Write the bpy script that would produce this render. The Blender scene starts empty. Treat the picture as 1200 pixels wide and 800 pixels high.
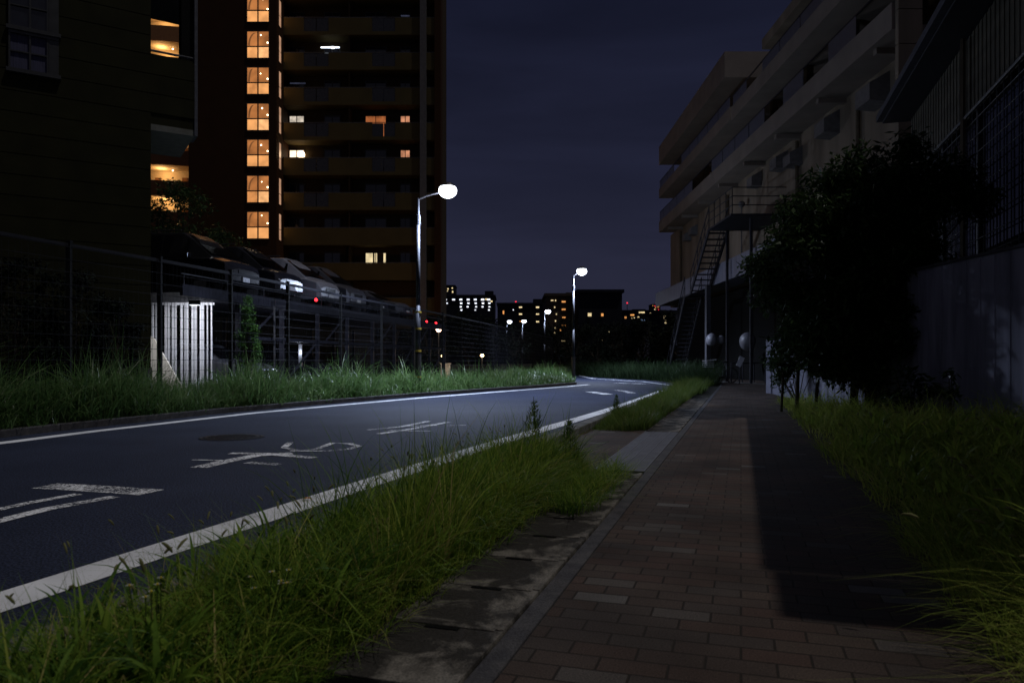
import bpy, math, random
import numpy as np
from mathutils import Vector, Matrix
random.seed(7); rng = np.random.default_rng(7)
PI = math.pi
sc = bpy.context.scene
C = sc.collection
F, HY, CH = 870.0, 423.0, 0.9            # focal length in photo pixels, horizon row, camera height

def gp(px, py):                            # a ground point seen at that pixel
    Y = F * CH / (py - HY); return ((px - 600) / F * Y, Y)
def wx(px, Y): return (px - 600) / F * Y
def wz(py, Y): return CH - (py - HY) / F * Y
DX, DY = 0.2946, 0.9556                    # direction of the footpath
def st(s, t): return (s * DY + t * DX, -s * DX + t * DY)   # s metres right of the camera line, t metres along

# ------------------------------------------------------------------ materials
MATS = {}
def nodemat(name):
    m = bpy.data.materials.new(name); m.use_nodes = True
    nt = m.node_tree; b = nt.nodes['Principled BSDF']
    return m, nt, b
def L(nt, a, b): nt.links.new(a, b)
def mat(name, c, rough=0.7, metal=0.0, var=0.25, scale=6.0, bump=0.0, bscale=60.0, emit=None, es=0, trans=0, spec=None, detail=5.0, wear=None, obj_var=0.0, stretch=None):
    """procedural: base colour varied by noise, optional bump"""
    m, nt, b = nodemat(name)
    b.inputs['Roughness'].default_value = rough; b.inputs['Metallic'].default_value = metal
    if spec is None and rough >= .55: spec = .08
    if spec is not None: b.inputs['Specular IOR Level'].default_value = spec
    tc = nt.nodes.new('ShaderNodeTexCoord')
    src = tc.outputs['Object']
    if stretch:
        mp = nt.nodes.new('ShaderNodeMapping'); mp.inputs['Scale'].default_value = stretch
        L(nt, src, mp.inputs['Vector']); src = mp.outputs[0]
    n = nt.nodes.new('ShaderNodeTexNoise'); n.inputs['Scale'].default_value = scale; n.inputs['Detail'].default_value = detail
    L(nt, src, n.inputs['Vector'])
    r = nt.nodes.new('ShaderNodeValToRGB'); r.color_ramp.elements[0].position = 0.3; r.color_ramp.elements[1].position = 0.7
    r.color_ramp.elements[0].color = tuple(max(0, x * (1 - var)) for x in c) + (1,)
    r.color_ramp.elements[1].color = tuple(min(1, x * (1 + var)) for x in c) + (1,)
    L(nt, n.outputs['Fac'], r.inputs[0])
    L(nt, r.outputs[0], b.inputs['Base Color'])
    if bump:
        n2 = nt.nodes.new('ShaderNodeTexNoise'); n2.inputs['Scale'].default_value = bscale; n2.inputs['Detail'].default_value = 4
        L(nt, src, n2.inputs['Vector'])
        bp = nt.nodes.new('ShaderNodeBump'); bp.inputs['Strength'].default_value = bump; bp.inputs['Distance'].default_value = 0.02
        L(nt, n2.outputs['Fac'], bp.inputs['Height']); L(nt, bp.outputs[0], b.inputs['Normal'])
    if emit:
        b.inputs['Emission Color'].default_value = tuple(emit) + (1,); b.inputs['Emission Strength'].default_value = es
    MATS[name] = m
    return m
def emis(name, c, s, var=0.0, scale=1.5, sample=False):
    m, nt, b = nodemat(name)
    b.inputs['Base Color'].default_value = (0.02, 0.02, 0.02, 1)
    b.inputs['Roughness'].default_value = 0.3
    b.inputs['Emission Color'].default_value = tuple(c) + (1,); b.inputs['Emission Strength'].default_value = s
    if var:
        tc = nt.nodes.new('ShaderNodeTexCoord'); n = nt.nodes.new('ShaderNodeTexNoise'); n.inputs['Scale'].default_value = scale
        n.inputs['Detail'].default_value = 2
        L(nt, tc.outputs['Object'], n.inputs['Vector'])
        r = nt.nodes.new('ShaderNodeMapRange'); r.inputs['From Min'].default_value = .3; r.inputs['From Max'].default_value = .7
        r.inputs['To Min'].default_value = s * (1 - var); r.inputs['To Max'].default_value = s * (1 + var)
        L(nt, n.outputs['Fac'], r.inputs['Value']); L(nt, r.outputs[0], b.inputs['Emission Strength'])
    if not sample: m.cycles.emission_sampling = 'NONE'
    MATS[name] = m
    return m

# asphalt : fine aggregate speckle, big soft patches
def asphalt():
    m, nt, b = nodemat('asphalt')
    tc = nt.nodes.new('ShaderNodeTexCoord')
    n1 = nt.nodes.new('ShaderNodeTexNoise'); n1.inputs['Scale'].default_value = 0.7; n1.inputs['Detail'].default_value = 6
    n2 = nt.nodes.new('ShaderNodeTexNoise'); n2.inputs['Scale'].default_value = 85; n2.inputs['Detail'].default_value = 2
    v = nt.nodes.new('ShaderNodeTexVoronoi'); v.inputs['Scale'].default_value = 75
    for n in (n1, n2, v): L(nt, tc.outputs['Object'], n.inputs['Vector'])
    r1 = nt.nodes.new('ShaderNodeValToRGB'); r1.color_ramp.elements[0].position = .3; r1.color_ramp.elements[1].position = .72
    r1.color_ramp.elements[0].color = (.012, .0155, .030, 1); r1.color_ramp.elements[1].color = (.023, .028, .050, 1)
    L(nt, n1.outputs['Fac'], r1.inputs[0])
    r2 = nt.nodes.new('ShaderNodeValToRGB'); r2.color_ramp.elements[0].position = .35; r2.color_ramp.elements[1].position = .72
    r2.color_ramp.elements[0].color = (.25, .25, .25, 1); r2.color_ramp.elements[1].color = (2.5, 2.5, 2.55, 1)
    L(nt, n2.outputs['Fac'], r2.inputs[0])
    mx = nt.nodes.new('ShaderNodeMix'); mx.data_type = 'RGBA'; mx.blend_type = 'MULTIPLY'; mx.inputs['Factor'].default_value = 1
    L(nt, r1.outputs[0], mx.inputs['A']); L(nt, r2.outputs[0], mx.inputs['B'])
    L(nt, mx.outputs['Result'], b.inputs['Base Color'])
    b.inputs['Roughness'].default_value = .8; b.inputs['Specular IOR Level'].default_value = .15
    bp = nt.nodes.new('ShaderNodeBump'); bp.inputs['Strength'].default_value = .55; bp.inputs['Distance'].default_value = .008
    L(nt, v.outputs['Distance'], bp.inputs['Height']); L(nt, bp.outputs[0], b.inputs['Normal'])
    MATS['asphalt'] = m
asphalt()
# pavers : brick texture in path coordinates
def pavers(name, bw=.218, rot=0):
    m, nt, b = nodemat(name)
    tc = nt.nodes.new('ShaderNodeTexCoord')
    mp = nt.nodes.new('ShaderNodeMapping'); mp.inputs['Rotation'].default_value = (0, 0, rot)
    L(nt, tc.outputs['Object'], mp.inputs['Vector'])
    def brick(c1, c2, mc, bias, mort):
        br = nt.nodes.new('ShaderNodeTexBrick'); br.offset = .5; br.squash = 1
        br.inputs['Scale'].default_value = 1; br.inputs['Brick Width'].default_value = bw; br.inputs['Row Height'].default_value = bw / 2
        br.inputs['Mortar Size'].default_value = mort; br.inputs['Mortar Smooth'].default_value = .35; br.inputs['Bias'].default_value = bias
        br.inputs['Color1'].default_value = c1; br.inputs['Color2'].default_value = c2; br.inputs['Mortar'].default_value = mc
        L(nt, mp.outputs[0], br.inputs['Vector']); return br
    b1 = brick((0, 0, 0, 1), (1, 1, 1, 1), (.5, .5, .5, 1), 0, .0045)
    ramp = nt.nodes.new('ShaderNodeValToRGB'); ramp.color_ramp.interpolation = 'CONSTANT'
    e = ramp.color_ramp.elements; e[0].position = 0; e[0].color = (.056, .042, .035, 1); e[1].position = .28; e[1].color = (.060, .042, .034, 1)
    for p, c in ((.45, (.054, .043, .037)), (.58, (.063, .042, .034)), (.7, (.063, .047, .038)), (.82, (.055, .045, .039)), (.93, (.072, .062, .055)), (.978, (.10, .092, .086))):
        x = e.new(p); x.color = c + (1,)
    L(nt, b1.outputs['Color'], ramp.inputs[0])
    n = nt.nodes.new('ShaderNodeTexNoise'); n.inputs['Scale'].default_value = 180; n.inputs['Detail'].default_value = 3
    nb = nt.nodes.new('ShaderNodeTexNoise'); nb.inputs['Scale'].default_value = 1.3; nb.inputs['Detail'].default_value = 5
    L(nt, tc.outputs['Object'], n.inputs['Vector']); L(nt, tc.outputs['Object'], nb.inputs['Vector'])
    r = nt.nodes.new('ShaderNodeMapRange'); r.inputs['From Min'].default_value = .3; r.inputs['From Max'].default_value = .7; r.inputs['To Min'].default_value = .55; r.inputs['To Max'].default_value = 1.5
    L(nt, n.outputs['Fac'], r.inputs['Value'])
    rb = nt.nodes.new('ShaderNodeMapRange'); rb.inputs['From Min'].default_value = .3; rb.inputs['From Max'].default_value = .7; rb.inputs['To Min'].default_value = .6; rb.inputs['To Max'].default_value = 1.35
    L(nt, nb.outputs['Fac'], rb.inputs['Value'])
    mm = nt.nodes.new('ShaderNodeMath'); mm.operation = 'MULTIPLY'; L(nt, r.outputs[0], mm.inputs[0]); L(nt, rb.outputs[0], mm.inputs[1])
    mx = nt.nodes.new('ShaderNodeMix'); mx.data_type = 'RGBA'; mx.blend_type = 'MULTIPLY'; mx.inputs['Factor'].default_value = 1
    L(nt, ramp.outputs[0], mx.inputs['A']); L(nt, mm.outputs[0], mx.inputs['B'])
    m2 = nt.nodes.new('ShaderNodeMix'); m2.data_type = 'RGBA'
    L(nt, b1.outputs['Fac'], m2.inputs['Factor']); L(nt, mx.outputs['Result'], m2.inputs['A']); m2.inputs['B'].default_value = (.026, .021, .017, 1)
    L(nt, m2.outputs['Result'], b.inputs['Base Color']); b.inputs['Roughness'].default_value = .85; b.inputs['Specular IOR Level'].default_value = .08
    inv = nt.nodes.new('ShaderNodeMath'); inv.operation = 'MULTIPLY_ADD'; inv.inputs[1].default_value = -1.2; L(nt, b1.outputs['Fac'], inv.inputs[0]); 
    sm = nt.nodes.new('ShaderNodeMath'); sm.operation = 'MULTIPLY'; sm.inputs[1].default_value = .35; L(nt, n.outputs['Fac'], sm.inputs[0]); L(nt, sm.outputs[0], inv.inputs[2])
    bp = nt.nodes.new('ShaderNodeBump'); bp.inputs['Strength'].default_value = .6; bp.inputs['Distance'].default_value = .006
    L(nt, inv.outputs[0], bp.inputs['Height']); L(nt, bp.outputs[0], b.inputs['Normal'])
    MATS[name] = m
pavers('pavers', .202)
# worn road paint
def paint(name, c, thr):
    m, nt, b = nodemat(name)
    b.inputs['Roughness'].default_value = .65; b.inputs['Specular IOR Level'].default_value = .2
    tc = nt.nodes.new('ShaderNodeTexCoord'); n = nt.nodes.new('ShaderNodeTexNoise'); n.inputs['Scale'].default_value = 48; n.inputs['Detail'].default_value = 5; n.inputs['Roughness'].default_value = .7
    n3 = nt.nodes.new('ShaderNodeTexNoise'); n3.inputs['Scale'].default_value = 2.2; n3.inputs['Detail'].default_value = 4
    L(nt, tc.outputs['Object'], n.inputs['Vector']); L(nt, tc.outputs['Object'], n3.inputs['Vector'])
    ad = nt.nodes.new('ShaderNodeMath'); ad.operation = 'MULTIPLY_ADD'; ad.inputs[1].default_value = .35; L(nt, n3.outputs['Fac'], ad.inputs[0]); L(nt, n.outputs['Fac'], ad.inputs[2])
    r = nt.nodes.new('ShaderNodeMapRange'); r.inputs['From Min'].default_value = thr; r.inputs['From Max'].default_value = thr + .08
    L(nt, ad.outputs[0], r.inputs['Value'])
    cr = nt.nodes.new('ShaderNodeValToRGB'); cr.color_ramp.elements[0].position = .3; cr.color_ramp.elements[1].position = .7
    cr.color_ramp.elements[0].color = tuple(x * .72 for x in c) + (1,); cr.color_ramp.elements[1].color = tuple(c) + (1,)
    L(nt, n3.outputs['Fac'], cr.inputs[0]); L(nt, cr.outputs[0], b.inputs['Base Color'])
    L(nt, r.outputs[0], b.inputs['Alpha'])
    MATS[name] = m
paint('line_paint', (.82, .83, .86), .47); paint('worn_paint', (.86, .87, .90), .62)
# stained concrete of the drain covers
def stained(name, dark, pale, scale=5, lo=.5, hi=.66):
    m, nt, b = nodemat(name)
    tc = nt.nodes.new('ShaderNodeTexCoord')
    n = nt.nodes.new('ShaderNodeTexNoise'); n.inputs['Scale'].default_value = scale; n.inputs['Detail'].default_value = 9; n.inputs['Roughness'].default_value = .62; n.inputs['Distortion'].default_value = .6
    f = nt.nodes.new('ShaderNodeTexNoise'); f.inputs['Scale'].default_value = 150; f.inputs['Detail'].default_value = 3
    g = nt.nodes.new('ShaderNodeNewGeometry')
    L(nt, g.outputs['Position'], n.inputs['Vector']); L(nt, g.outputs['Position'], f.inputs['Vector'])
    r = nt.nodes.new('ShaderNodeValToRGB'); r.color_ramp.elements[0].position = lo; r.color_ramp.elements[1].position = hi
    r.color_ramp.elements[0].color = dark + (1,); r.color_ramp.elements[1].color = pale + (1,)
    if name == 'drain_concrete':
        tco = nt.nodes.new('ShaderNodeTexCoord'); sx = nt.nodes.new('ShaderNodeSeparateXYZ'); L(nt, tco.outputs['Object'], sx.inputs[0])
        ed = nt.nodes.new('ShaderNodeMapRange'); ed.inputs['From Min'].default_value = .02; ed.inputs['From Max'].default_value = .2; ed.inputs['To Min'].default_value = 0; ed.inputs['To Max'].default_value = .095
        L(nt, sx.outputs['X'], ed.inputs['Value'])
        e2 = nt.nodes.new('ShaderNodeMapRange'); e2.inputs['From Min'].default_value = -.12; e2.inputs['From Max'].default_value = -.219; e2.inputs['To Min'].default_value = 0; e2.inputs['To Max'].default_value = .07
        L(nt, sx.outputs['Y'], e2.inputs['Value'])
        a1 = nt.nodes.new('ShaderNodeMath'); a1.operation = 'ADD'; L(nt, n.outputs['Fac'], a1.inputs[0]); L(nt, ed.outputs[0], a1.inputs[1])
        a2 = nt.nodes.new('ShaderNodeMath'); a2.operation = 'ADD'; L(nt, a1.outputs[0], a2.inputs[0]); L(nt, e2.outputs[0], a2.inputs[1])
        L(nt, a2.outputs[0], r.inputs[0])
    else: L(nt, n.outputs['Fac'], r.inputs[0])
    mr = nt.nodes.new('ShaderNodeMapRange'); mr.inputs['From Min'].default_value = .3; mr.inputs['From Max'].default_value = .7; mr.inputs['To Min'].default_value = .6; mr.inputs['To Max'].default_value = 1.4
    L(nt, f.outputs['Fac'], mr.inputs['Value'])
    mx = nt.nodes.new('ShaderNodeMix'); mx.data_type = 'RGBA'; mx.blend_type = 'MULTIPLY'; mx.inputs['Factor'].default_value = 1
    L(nt, r.outputs[0], mx.inputs['A']); L(nt, mr.outputs[0], mx.inputs['B']); L(nt, mx.outputs['Result'], b.inputs['Base Color'])
    b.inputs['Roughness'].default_value = .85; b.inputs['Specular IOR Level'].default_value = .1
    bp = nt.nodes.new('ShaderNodeBump'); bp.inputs['Strength'].default_value = .5; bp.inputs['Distance'].default_value = .006
    L(nt, f.outputs['Fac'], bp.inputs['Height']); L(nt, bp.outputs[0], b.inputs['Normal'])
    MATS[name] = m
stained('drain_concrete', (.034, .031, .028), (.165, .15, .13), 4.5, .54, .68)
stained('kerb_concrete', (.09, .088, .085), (.20, .195, .19), 6, .4, .7)
stained('edge_strip', (.050, .048, .052), (.09, .085, .085), 8, .4, .7)
# leaf material, colour from a per-blade attribute
def foliage(name, cols, rough=.6, trans=.45, pos=None, spec=.12):
    m, nt, b = nodemat(name)
    a = nt.nodes.new('ShaderNodeAttribute'); a.attribute_name = 'rnd'
    r = nt.nodes.new('ShaderNodeValToRGB'); e = r.color_ramp.elements
    k = len(cols); P = pos or [i / (k - 1) for i in range(k)]
    e[0].position = P[0]; e[0].color = cols[0] + (1,); e[1].position = P[-1]; e[1].color = cols[-1] + (1,)
    for i in range(1, k - 1):
        x = e.new(P[i]); x.color = cols[i] + (1,)
    L(nt, a.outputs['Fac'], r.inputs[0]); L(nt, r.outputs[0], b.inputs['Base Color'])
    b.inputs['Roughness'].default_value = rough; b.inputs['Specular IOR Level'].default_value = spec
    t = nt.nodes.new('ShaderNodeBsdfTranslucent'); L(nt, r.outputs[0], t.inputs['Color'])
    mx = nt.nodes.new('ShaderNodeMixShader'); mx.inputs[0].default_value = trans
    L(nt, b.outputs[0], mx.inputs[1]); L(nt, t.outputs[0], mx.inputs[2]); L(nt, mx.outputs[0], nt.nodes['Material Output'].inputs['Surface'])
    MATS[name] = m
foliage('grass_near', [(.035, .085, .013), (.09, .18, .024), (.21, .32, .040), (.34, .38, .067), (.46, .37, .14)], pos=[0, .22, .55, .85, 1])
foliage('grass_far', [(.035, .085, .022), (.075, .14, .04), (.14, .21, .075), (.2, .23, .12)], pos=[0, .45, .88, 1], rough=.4, spec=.4)
foliage('grass_right', [(.14, .22, .035), (.26, .34, .055), (.36, .38, .08), (.42, .36, .13)], pos=[0, .4, .8, 1])
foliage('seed_head', [(.16, .17, .06), (.24, .23, .10)], trans=.3)
foliage('bank_leaf', [(.018, .034, .014), (.034, .056, .022)])
foliage('grass_second', [(.045, .075, .016), (.075, .12, .024), (.11, .15, .03), (.16, .15, .05)])
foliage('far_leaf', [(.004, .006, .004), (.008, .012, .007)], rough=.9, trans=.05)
foliage('straw', [(.16, .12, .06), (.30, .24, .13)], trans=.1, rough=.8)
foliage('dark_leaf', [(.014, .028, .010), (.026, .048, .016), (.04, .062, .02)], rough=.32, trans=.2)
foliage('cypress_leaf', [(.04, .10, .022), (.09, .18, .04)], trans=.2)
foliage('weed_leaf', [(.05, .10, .025), (.10, .16, .04)], trans=.25)

mat('soil', (.035, .028, .02), .95, var=.4, scale=3, bump=.8, bscale=25)
mat('ground_soil', (.03, .028, .022), .95, var=.4, scale=.4, bump=.6, bscale=6)
mat('iron', (.028, .028, .03), .55, .6, var=.3, scale=20, bump=.3, bscale=80)
mat('plate_metal', (.105, .105, .12), .6, .1, var=.22, scale=7, bump=.3, bscale=90, detail=8)
mat('lamp_pole_paint', (.045, .04, .04), .4, .4, var=.25, scale=9)
mat('galvanised', (.022, .022, .027), .6, .1, var=.3, scale=12, spec=.25)
mat('yellow_tape', (.30, .20, .02), .5, var=.2)
mat('black_tape', (.012, .012, .012), .5, var=.2)
mat('fence_paint', (.006, .006, .006), .8, 0, var=.2, spec=.1)
mat('fence_wire', (.012, .012, .016), .8, 0, var=.2, spec=.15)
mat('olive_siding', (.013, .0125, .0045), .8, var=.22, scale=2.2, bump=.15, bscale=30, detail=8)
mat('soffit', (.12, .12, .105), .8, var=.15)
mat('trim_grey', (.07, .07, .08), .6, var=.2)
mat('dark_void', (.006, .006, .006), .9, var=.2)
mat('window_frame', (.03, .03, .03), .4, .4, var=.2)
mat('dark_glass', (.012, .013, .018), .08, 0, var=.2, spec=.6)
mat('curtain', (.05, .05, .085), .8, var=.3, scale=4, stretch=(14, 14, .6))
mat('tower_tile', (.030, .013, .005), .75, var=.1, scale=1.2, bump=.1, bscale=40)
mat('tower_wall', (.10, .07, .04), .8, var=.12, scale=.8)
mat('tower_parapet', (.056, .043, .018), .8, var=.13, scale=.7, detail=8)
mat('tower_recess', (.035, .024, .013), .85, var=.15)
mat('tower_column', (.085, .08, .08), .7, var=.12)
mat('wing_parapet', (.22, .10, .045), .8, var=.1)
mat('wing_inner', (.55, .42, .26), .8, var=.1)
mat('balcony_glass', (.016, .016, .018), .25, var=.3)
mat('facade_beige', (.20, .165, .125), .85, var=.3, scale=1.1, bump=.15, bscale=15, detail=9, stretch=(1, 1, .22))
mat('facade_band', (.20, .17, .145), .8, var=.13, scale=1.3, detail=8)
mat('canopy_metal', (.17, .17, .22), .5, .1, var=.2, scale=1.5, stretch=(.3, 5, .3))
mat('vent_metal', (.15, .145, .145), .6, .2, var=.2)
mat('pale_hood', (.17, .17, .20), .5, var=.15)
mat('pipe_paint', (.10, .08, .055), .6, var=.2)
mat('frosted_rail', (.085, .085, .10), .3, var=.15)
mat('shed_steel', (.085, .08, .062), .65, .1, var=.25, scale=1.2, stretch=(.3, .3, 3))
mat('shed_roof', (.03, .032, .04), .5, .2, var=.2)
mat('rail_steel', (.025, .025, .03), .5, .4, var=.2)
mat('stair_steel', (.035, .035, .042), .6, .3, var=.25)
mat('wall_panel', (.26, .26, .32), .8, var=.3, scale=2.2, bump=.12, bscale=30, detail=9, stretch=(2.5, 2.5, .35))
mat('pillar_concrete', (.15, .15, .19), .8, var=.15)
mat('bark', (.05, .04, .03), .9, var=.4, scale=12, bump=.7, bscale=40)
mat('lattice', (.05, .05, .06), .5, .3, var=.2)
mat('deck_steel', (.014, .014, .020), .6, .3, var=.35, scale=4)
mat('slat_white', (.46, .455, .47), .5, var=.1)
mat('ramp_white', (.55, .50, .42), .7, var=.1)
mat('car_white', (.20, .20, .235), .25, .1, var=.04, spec=.6)
mat('car_silver', (.085, .085, .10), .28, .5, var=.04, spec=.6)
mat('car_black', (.012, .012, .015), .18, .1, var=.1, spec=.7)
mat('car_glass', (.006, .006, .008), .12, 0, var=.1, spec=.35)
mat('headlight_glass', (.10, .10, .12), .15, .3, var=.05)
mat('tyre', (.014, .014, .014), .85, var=.2)
mat('rim', (.30, .30, .32), .3, .8, var=.1)
mat('far_dark', (.012, .013, .02), .85, var=.2, scale=.1)
mat('far_brown', (.07, .055, .045), .85, var=.2, scale=.1)
mat('far_pale', (.10, .10, .13), .85, var=.2, scale=.1)
mat('flower_white', (.75, .75, .72), .6, var=.05)
mat('flower_yellow', (.6, .45, .05), .6, var=.1)
mat('dead_leaf', (.42, .16, .03), .7, var=.25, scale=30)
mat('stem_green', (.05, .08, .02), .6, var=.2)
mat('rubber', (.015, .015, .015), .8, var=.2)
mat('basket', (.35, .35, .38), .5, .3, var=.1)
mat('board_white', (.40, .41, .46), .5, var=.06)
emis('lamp_glow', (.84, .90, 1.0), 5, sample=False)
emis('lamp_glow_far', (.82, .88, 1.0), 12)
emis('stair_pane_low', (1.0, .44, .145), .90, .22, 1.2)
emis('stair_pane_low_dim', (1.0, .40, .12), .68, .3, 2)
emis('stair_pane_warm', (1.0, .50, .20), 1.05, .3, 1.6)
emis('stair_pane_high', (1.0, .36, .10), .42, .4, .9)
emis('stair_side_pane', (1.0, .55, .33), .42, .2)
emis('soffit_glow', (.9, .33, .10), .20, .2)
emis('bulb', (1, .72, .42), 9)
emis('tube_light', (.8, .9, 1), 3)
emis('win_cream', (1, .80, .45), .85, .25, 2.2)
emis('win_white', (1, .86, .70), .60, .45, 2.2)
emis('win_bright', (1, .74, .5), 1.7, .4, 2)
emis('win_orange', (1, .30, .09), .30, .5, 2)
emis('win_pink', (1, .42, .22), .55, .35, 2)
emis('win_dimblue', (.35, .4, .7), .06, .5, 2)
emis('red_lamp', (1, .02, .03), 6)
emis('far_white', (.85, .88, 1.0), 1.5, .5, .3)
emis('far_cream', (1, .78, .42), .9, .5, .3)
emis('far_orange', (1, .42, .12), .8, .5, .3)
emis('far_blue', (.4, .6, 1), .9, .2, .3)
emis('far_red', (1, .03, .06), 1.6)
emis('globe_warm', (1, .72, .33), 14)
emis('globe_pink', (1, .62, .42), 14)

# ------------------------------------------------------------------ mesh builder
class MB:
    def __init__(s): s.v = []; s.f = []
    def add(s, vs, fs):
        o = len(s.v); s.v += [tuple(x) for x in vs]; s.f += [tuple(i + o for i in f) for f in fs]; return s
    def box(s, x0, x1, y0, y1, z0, z1, M=None):
        vs = [(x, y, z) for z in (z0, z1) for y in (y0, y1) for x in (x0, x1)]
        if M is not None: vs = [tuple(M @ Vector(p)) for p in vs]
        return s.add(vs, [(0, 2, 3, 1), (4, 5, 7, 6), (0, 1, 5, 4), (2, 6, 7, 3), (0, 4, 6, 2), (1, 3, 7, 5)])
    def prism(s, pts, z0, z1):                     # polygon footprint
        n = len(pts); vs = [(p[0], p[1], z0) for p in pts] + [(p[0], p[1], z1) for p in pts]
        return s.add(vs, [tuple(range(n - 1, -1, -1)), tuple(range(n, 2 * n))] + [(i, (i + 1) % n, (i + 1) % n + n, i + n) for i in range(n)])
    def bar(s, a, b, r, r2=None, n=6):             # tapered round bar
        a, b = Vector(a), Vector(b); d = b - a
        if d.length < 1e-6: return s
        q = d.to_track_quat('Z', 'Y'); r2 = r if r2 is None else r2
        vs = []
        for c, rr in ((a, r), (b, r2)):
            for k in range(n):
                th = 2 * PI * k / n; vs.append(c + q @ Vector((rr * math.cos(th), rr * math.sin(th), 0)))
        return s.add(vs, [(k, (k + 1) % n, (k + 1) % n + n, k + n) for k in range(n)] + [tuple(range(n - 1, -1, -1)), tuple(range(n, 2 * n))])
    def beam(s, a, b, w, h):                       # rectangular bar from a to b
        a, b = Vector(a), Vector(b); d = (b - a); L_ = d.length
        if L_ < 1e-6: return s
        q = d.to_track_quat('X', 'Z'); M = Matrix.Translation(a) @ q.to_matrix().to_4x4()
        return s.box(0, L_, -w / 2, w / 2, -h / 2, h / 2, M)
    def path(s, pts, rs, n=6):
        for i in range(len(pts) - 1): s.bar(pts[i], pts[i + 1], rs[i], rs[i + 1], n)
        return s
    def ball(s, c, rx, ry=None, rz=None, n=12, m=8):
        ry = rx if ry is None else ry; rz = rx if rz is None else rz
        vs = []
        for j in range(m + 1):
            ph = PI * j / m
            for k in range(n):
                th = 2 * PI * k / n
                vs.append((c[0] + rx * math.sin(ph) * math.cos(th), c[1] + ry * math.sin(ph) * math.sin(th), c[2] + rz * math.cos(ph)))
        return s.add(vs, [(j * n + k, (j + 1) * n + k, (j + 1) * n + (k + 1) % n, j * n + (k + 1) % n) for j in range(m) for k in range(n)])
    def lathe(s, prof, n=16, M=None):              # (r,z) list
        vs = []
        for r, z in prof:
            for k in range(n):
                th = 2 * PI * k / n; p = Vector((r * math.cos(th), r * math.sin(th), z))
                vs.append(tuple(M @ p) if M is not None else tuple(p))
        m = len(prof)
        return s.add(vs, [(j * n + k, j * n + (k + 1) % n, (j + 1) * n + (k + 1) % n, (j + 1) * n + k) for j in range(m - 1) for k in range(n)] + [tuple(range(n - 1, -1, -1)), tuple(range((m - 1) * n, m * n))])
    def build(s, name, m, parent=None, world=False, at=None, smooth=False, bevel=0):
        off = Vector((0, 0, 0)); p = parent
        if world:
            while p is not None: off += p.location; p = p.parent
        if at is not None and parent is None: off = Vector(at)
        me = bpy.data.meshes.new(name)
        me.from_pydata([(x - off.x, y - off.y, z - off.z) for x, y, z in s.v], [], s.f)
        me.materials.append(MATS[m] if isinstance(m, str) else m)
        if smooth: me.polygons.foreach_set('use_smooth', [True] * len(me.polygons))
        me.update()
        o = bpy.data.objects.new(name, me); C.objects.link(o)
        if parent is not None: o.parent = parent
        elif at is not None: o.location = off
        if bevel:
            b = o.modifiers.new('bevel', 'BEVEL'); b.width = bevel; b.segments = 2; b.limit_method = 'ANGLE'
        return o

def tag(o, label=None, cat=None, group=None, kind=None):
    if label: o['label'] = label
    if cat: o['category'] = cat
    if group: o['group'] = group
    if kind: o['kind'] = kind
    return o
def thing(name, loc, label, cat, rz=0, group=None):
    o = bpy.data.objects.new(name, None); C.objects.link(o)
    o.location = loc; o.rotation_euler = (0, 0, rz); o.empty_display_size = .3
    return tag(o, label, cat, group)
def copy_tree(o, parent=None):
    c = o.copy(); C.objects.link(c); c.parent = parent
    for ch in list(KIDS.get(o, [])): pass
    for ch in [x for x in list(C.objects) if x.parent == o]: copy_tree(ch, c)
    return c
KIDS = {}

def arrmesh(name, V, Q, rnd, m, parent=None, at=None):
    """V (N,3) Q (M,4) rnd (N,)"""
    me = bpy.data.meshes.new(name)
    if at is not None: V = V - np.array(at)
    me.vertices.add(len(V)); me.vertices.foreach_set('co', V.astype(np.float32).ravel())
    me.loops.add(len(Q) * 4); me.loops.foreach_set('vertex_index', Q.astype(np.int32).ravel())
    me.polygons.add(len(Q)); me.polygons.foreach_set('loop_start', np.arange(0, len(Q) * 4, 4, dtype=np.int32))
    me.polygons.foreach_set('loop_total', np.full(len(Q), 4, dtype=np.int32))
    a = me.attributes.new('rnd', 'FLOAT', 'POINT'); a.data.foreach_set('value', rnd.astype(np.float32))
    me.materials.append(MATS[m]); me.update(calc_edges=True)
    o = bpy.data.objects.new(name, me); C.objects.link(o)
    if parent is not None: o.parent = parent
    elif at is not None: o.location = at
    return o

def blades(P, H, W, az, bend, S=4, rnd=None, facing=None, droop=.35):
    """P (n,3) base, H height, W width, az bend azimuth, bend amount"""
    n = len(P); u = np.linspace(0, 1, S + 1)[None, :]
    reach = (H * bend)[:, None] * u ** 1.8
    z = H[:, None] * (u - droop * bend[:, None] * u ** 2.6)
    cx = P[:, 0:1] + np.cos(az)[:, None] * reach; cy = P[:, 1:2] + np.sin(az)[:, None] * reach; cz = P[:, 2:3] + z
    if facing is None: facing = az + PI / 2 + rng.normal(0, .7, n)
    w = W[:, None] * np.clip((1 - u) ** .7, .03, 1) * (.65 + .9 * u * (1 - u))
    sx = np.cos(facing)[:, None] * w / 2; sy = np.sin(facing)[:, None] * w / 2
    V = np.empty((n, S + 1, 2, 3)); V[:, :, 0, 0] = cx - sx; V[:, :, 1, 0] = cx + sx; V[:, :, 0, 1] = cy - sy; V[:, :, 1, 1] = cy + sy
    V[:, :, 0, 2] = cz; V[:, :, 1, 2] = cz
    b = (np.arange(n) * (S + 1) * 2)[:, None] + (np.arange(S) * 2)[None, :]
    Q = np.stack([b, b + 1, b + 3, b + 2], -1).reshape(-1, 4)
    r = rng.random(n) if rnd is None else rnd
    return V.reshape(-1, 3), Q, np.repeat(r, (S + 1) * 2), np.stack([cx[:, -1], cy[:, -1], cz[:, -1]], -1)

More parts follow.
